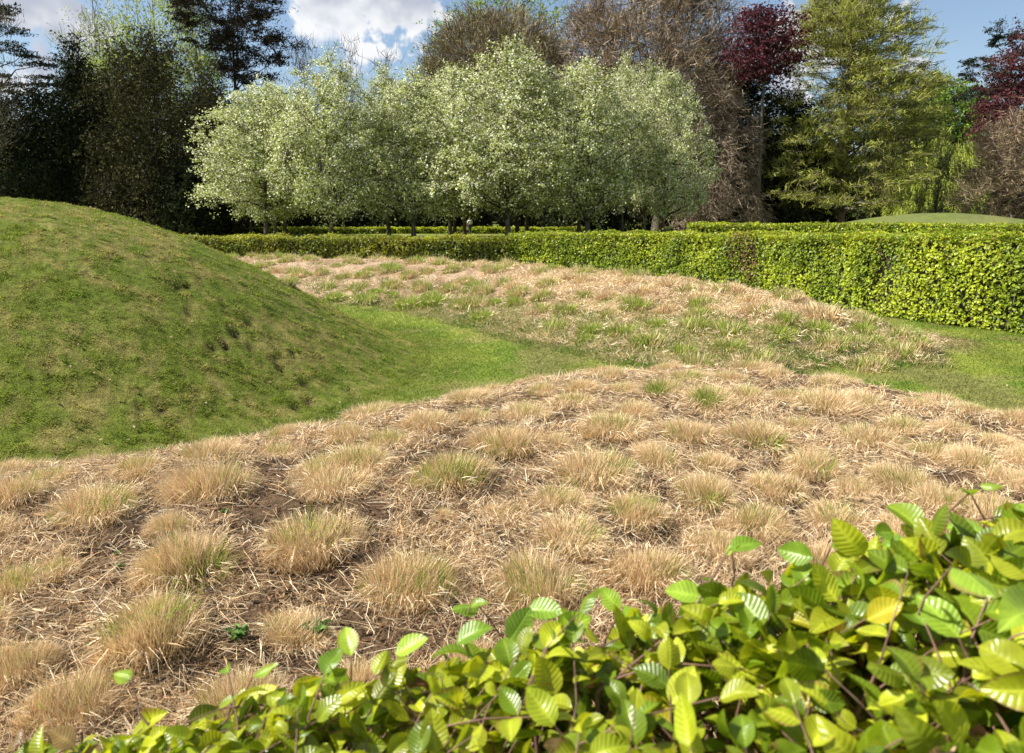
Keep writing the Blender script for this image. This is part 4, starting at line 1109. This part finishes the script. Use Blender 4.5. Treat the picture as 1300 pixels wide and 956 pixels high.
bare(636, 88, 20, 90, 'smooth domed brown tree in bud above the tallest blossom tree', 4, BRN, 950, 52, .30, 'round', (.8, .055), lobes=.12, up=.6, shell=.7, limbs=50)
BR2 = [(.36, .27, .17), (.48, .37, .25), (.24, .17, .11)]
bare(835, 78, -40, 100, 'huge brown leafless tree right of centre, cut by the top edge', 5, BR2, 1150, 42, .2, 'round', (1.0, .045), lobes=.35, up=.35, limbs=90, gap=.24, tr=.5)
broad(752, 86, -25, 38, 'purplish budding tree leaning out left of the huge brown tree', [(.12, .06, .05), (.18, .10, .07), (.16, .13, .06)], (2, 2, 1), 7, 'round', .3, 260, 26, .22, twigs=2000, twcol=(.13, .09, .07), gap=.3)
bare(900, 70, 95, 62, 'tan twiggy tree hanging in front of the dark yew, beside the grove', 6, [(.26, .20, .14), (.34, .27, .19), (.18, .13, .09)], 420, 44, .12, 'skirt', (.8, .038), lobes=.4, up=-.2, gap=.3, limbs=60, droop=.6)
PU = [(.10, .026, .034), (.16, .045, .052), (.06, .018, .024)]
broad(960, 69, 14, 38, 'copper beech showing purple above the black yews', PU, (3, 2, 2), 8, 'round', .70, 200, 52, .24, twigs=500, twcol=(.09, .06, .05), gap=.38, csp=(1.5, 1.5, .45))
broad(1292, 84, 38, 58, 'dark purple copper beech at the right edge', PU, (3, 2, 2), 9, 'skirt', .12, 420, 60, .30, csp=(1.3, 1.3, .6))
broad(1192, 112, 98, 62, 'rounded mid-green tree behind the willow', [(.16, .26, .035), (.24, .34, .05), (.09, .15, .02)], (3, 2, 2), 10, 'round', .1, 620, 60, .38)
broad(1128, 108, 108, 48, 'hazy olive tree between the feathery conifer and the willow', [(.17, .17, .06), (.22, .22, .09), (.10, .11, .04)], (3, 2, 2), 11, 'round', .1, 300, 40, .34)
# feathery conifer
h = top_h(-130, 70); r_ = 88 / FPX * 70
k = tree_meshes(800, h, r_, .09, 'column', 1100, 88, .95, (1.3, 1.3, .5), .2, [(.34, .36, .07), (.46, .47, .12), (.20, .22, .045)], (3, 2, 2), .35, .4, .30, 130, lobes=.40, el='stick', up=.35, sticks=(.55, .05), gap=.28)
plant_tree('feathery_conifer', 'tall yellow-green feathery conifer with a straight trunk, right of centre', 'tree', 1068, 70, k, (M_barkr, M_bark, M_foli, M_twig))
# willow: drooping strands
h = top_h(178, 84); r_ = 60 / FPX * 84
k = tree_meshes(810, h, r_, .12, 'skirt', 330, 60, .7, (.5, .5, 1.6), .25, [(.34, .40, .06), (.42, .46, .09), (.24, .30, .045)], (3, 2, 2), .6, .3, .3, 40, lobes=.4, el='stick', up=-1.6, sticks=(.8, .07), droop=.5)
plant_tree('willow_tree', 'bright yellow-green weeping willow right of the feathery conifer', 'tree', 1186, 84, k, (M_bark, M_bark, M_foli, M_twig))
bare(1188, 74, 165, 30, 'slender half-bare young larch in front of the willow', 7, [(.20, .20, .08), (.28, .27, .12), (.14, .12, .07)], 120, 20, .1, 'cone', (.6, .03), up=0.0, tr=.12)
bare(1300, 64, 145, 72, 'tan twiggy tree at right edge in front of the purple beech', 8, [(.30, .22, .14), (.38, .29, .19), (.20, .14, .09)], 480, 42, .10, 'round', (.75, .033), lobes=.4, up=.1, gap=.3, limbs=70)
broad(1100, 92, 225, 45, 'olive shrub behind the foot of the feathery conifer', [(.08, .11, .03), (.12, .15, .045), (.05, .07, .02)], (3, 2, 2), 12, 'skirt', .02, 200, 40, .3, name='shrub', gr='green shrubs under the willow')
broad(1228, 96, 215, 50, 'dark green shrub between the willow and the twiggy right tree', [(.05, .08, .022), (.08, .11, .03), (.03, .05, .015)], (3, 2, 2), 13, 'skirt', .02, 200, 40, .3, name='shrub', gr='green shrubs under the willow')
broad(1160, 100, 235, 45, 'olive shrub low behind the willow strands', [(.07, .10, .028), (.11, .14, .04), (.04, .06, .02)], (3, 2, 2), 14, 'skirt', .02, 200, 40, .3, name='shrub', gr='green shrubs under the willow')

# far wood closing the view on every side
g = np.random.default_rng(77)
n = 70000
a = np.radians(g.uniform(-180, 180, n)); rr = g.uniform(128, 150, n)
hmax = 6.5 + 4 * vnoise(np.degrees(a) * .25, rr * .1, 1.0, 3) + 2 * vnoise(np.degrees(a) * 1.1, rr * .1, 1.0, 4)
P = np.stack([rr * np.sin(a), rr * np.cos(a), hmax * g.random(n) ** .7], 1)
o = new_obj('distant_woodland', leaf_mesh('distant_woodland', P, g.normal(size=(n, 3)) + [0, 0, .3], g.uniform(.8, 1.9, n), .7, pick(n, (2, 2, 1), np.array([(.03, .045, .015), (.05, .075, .022), (.08, .09, .03)]), g), .3, g), M_foli)
tag(o, 'far-off dark woodland closing the view behind the garden trees', 'woodland', kind='stuff')
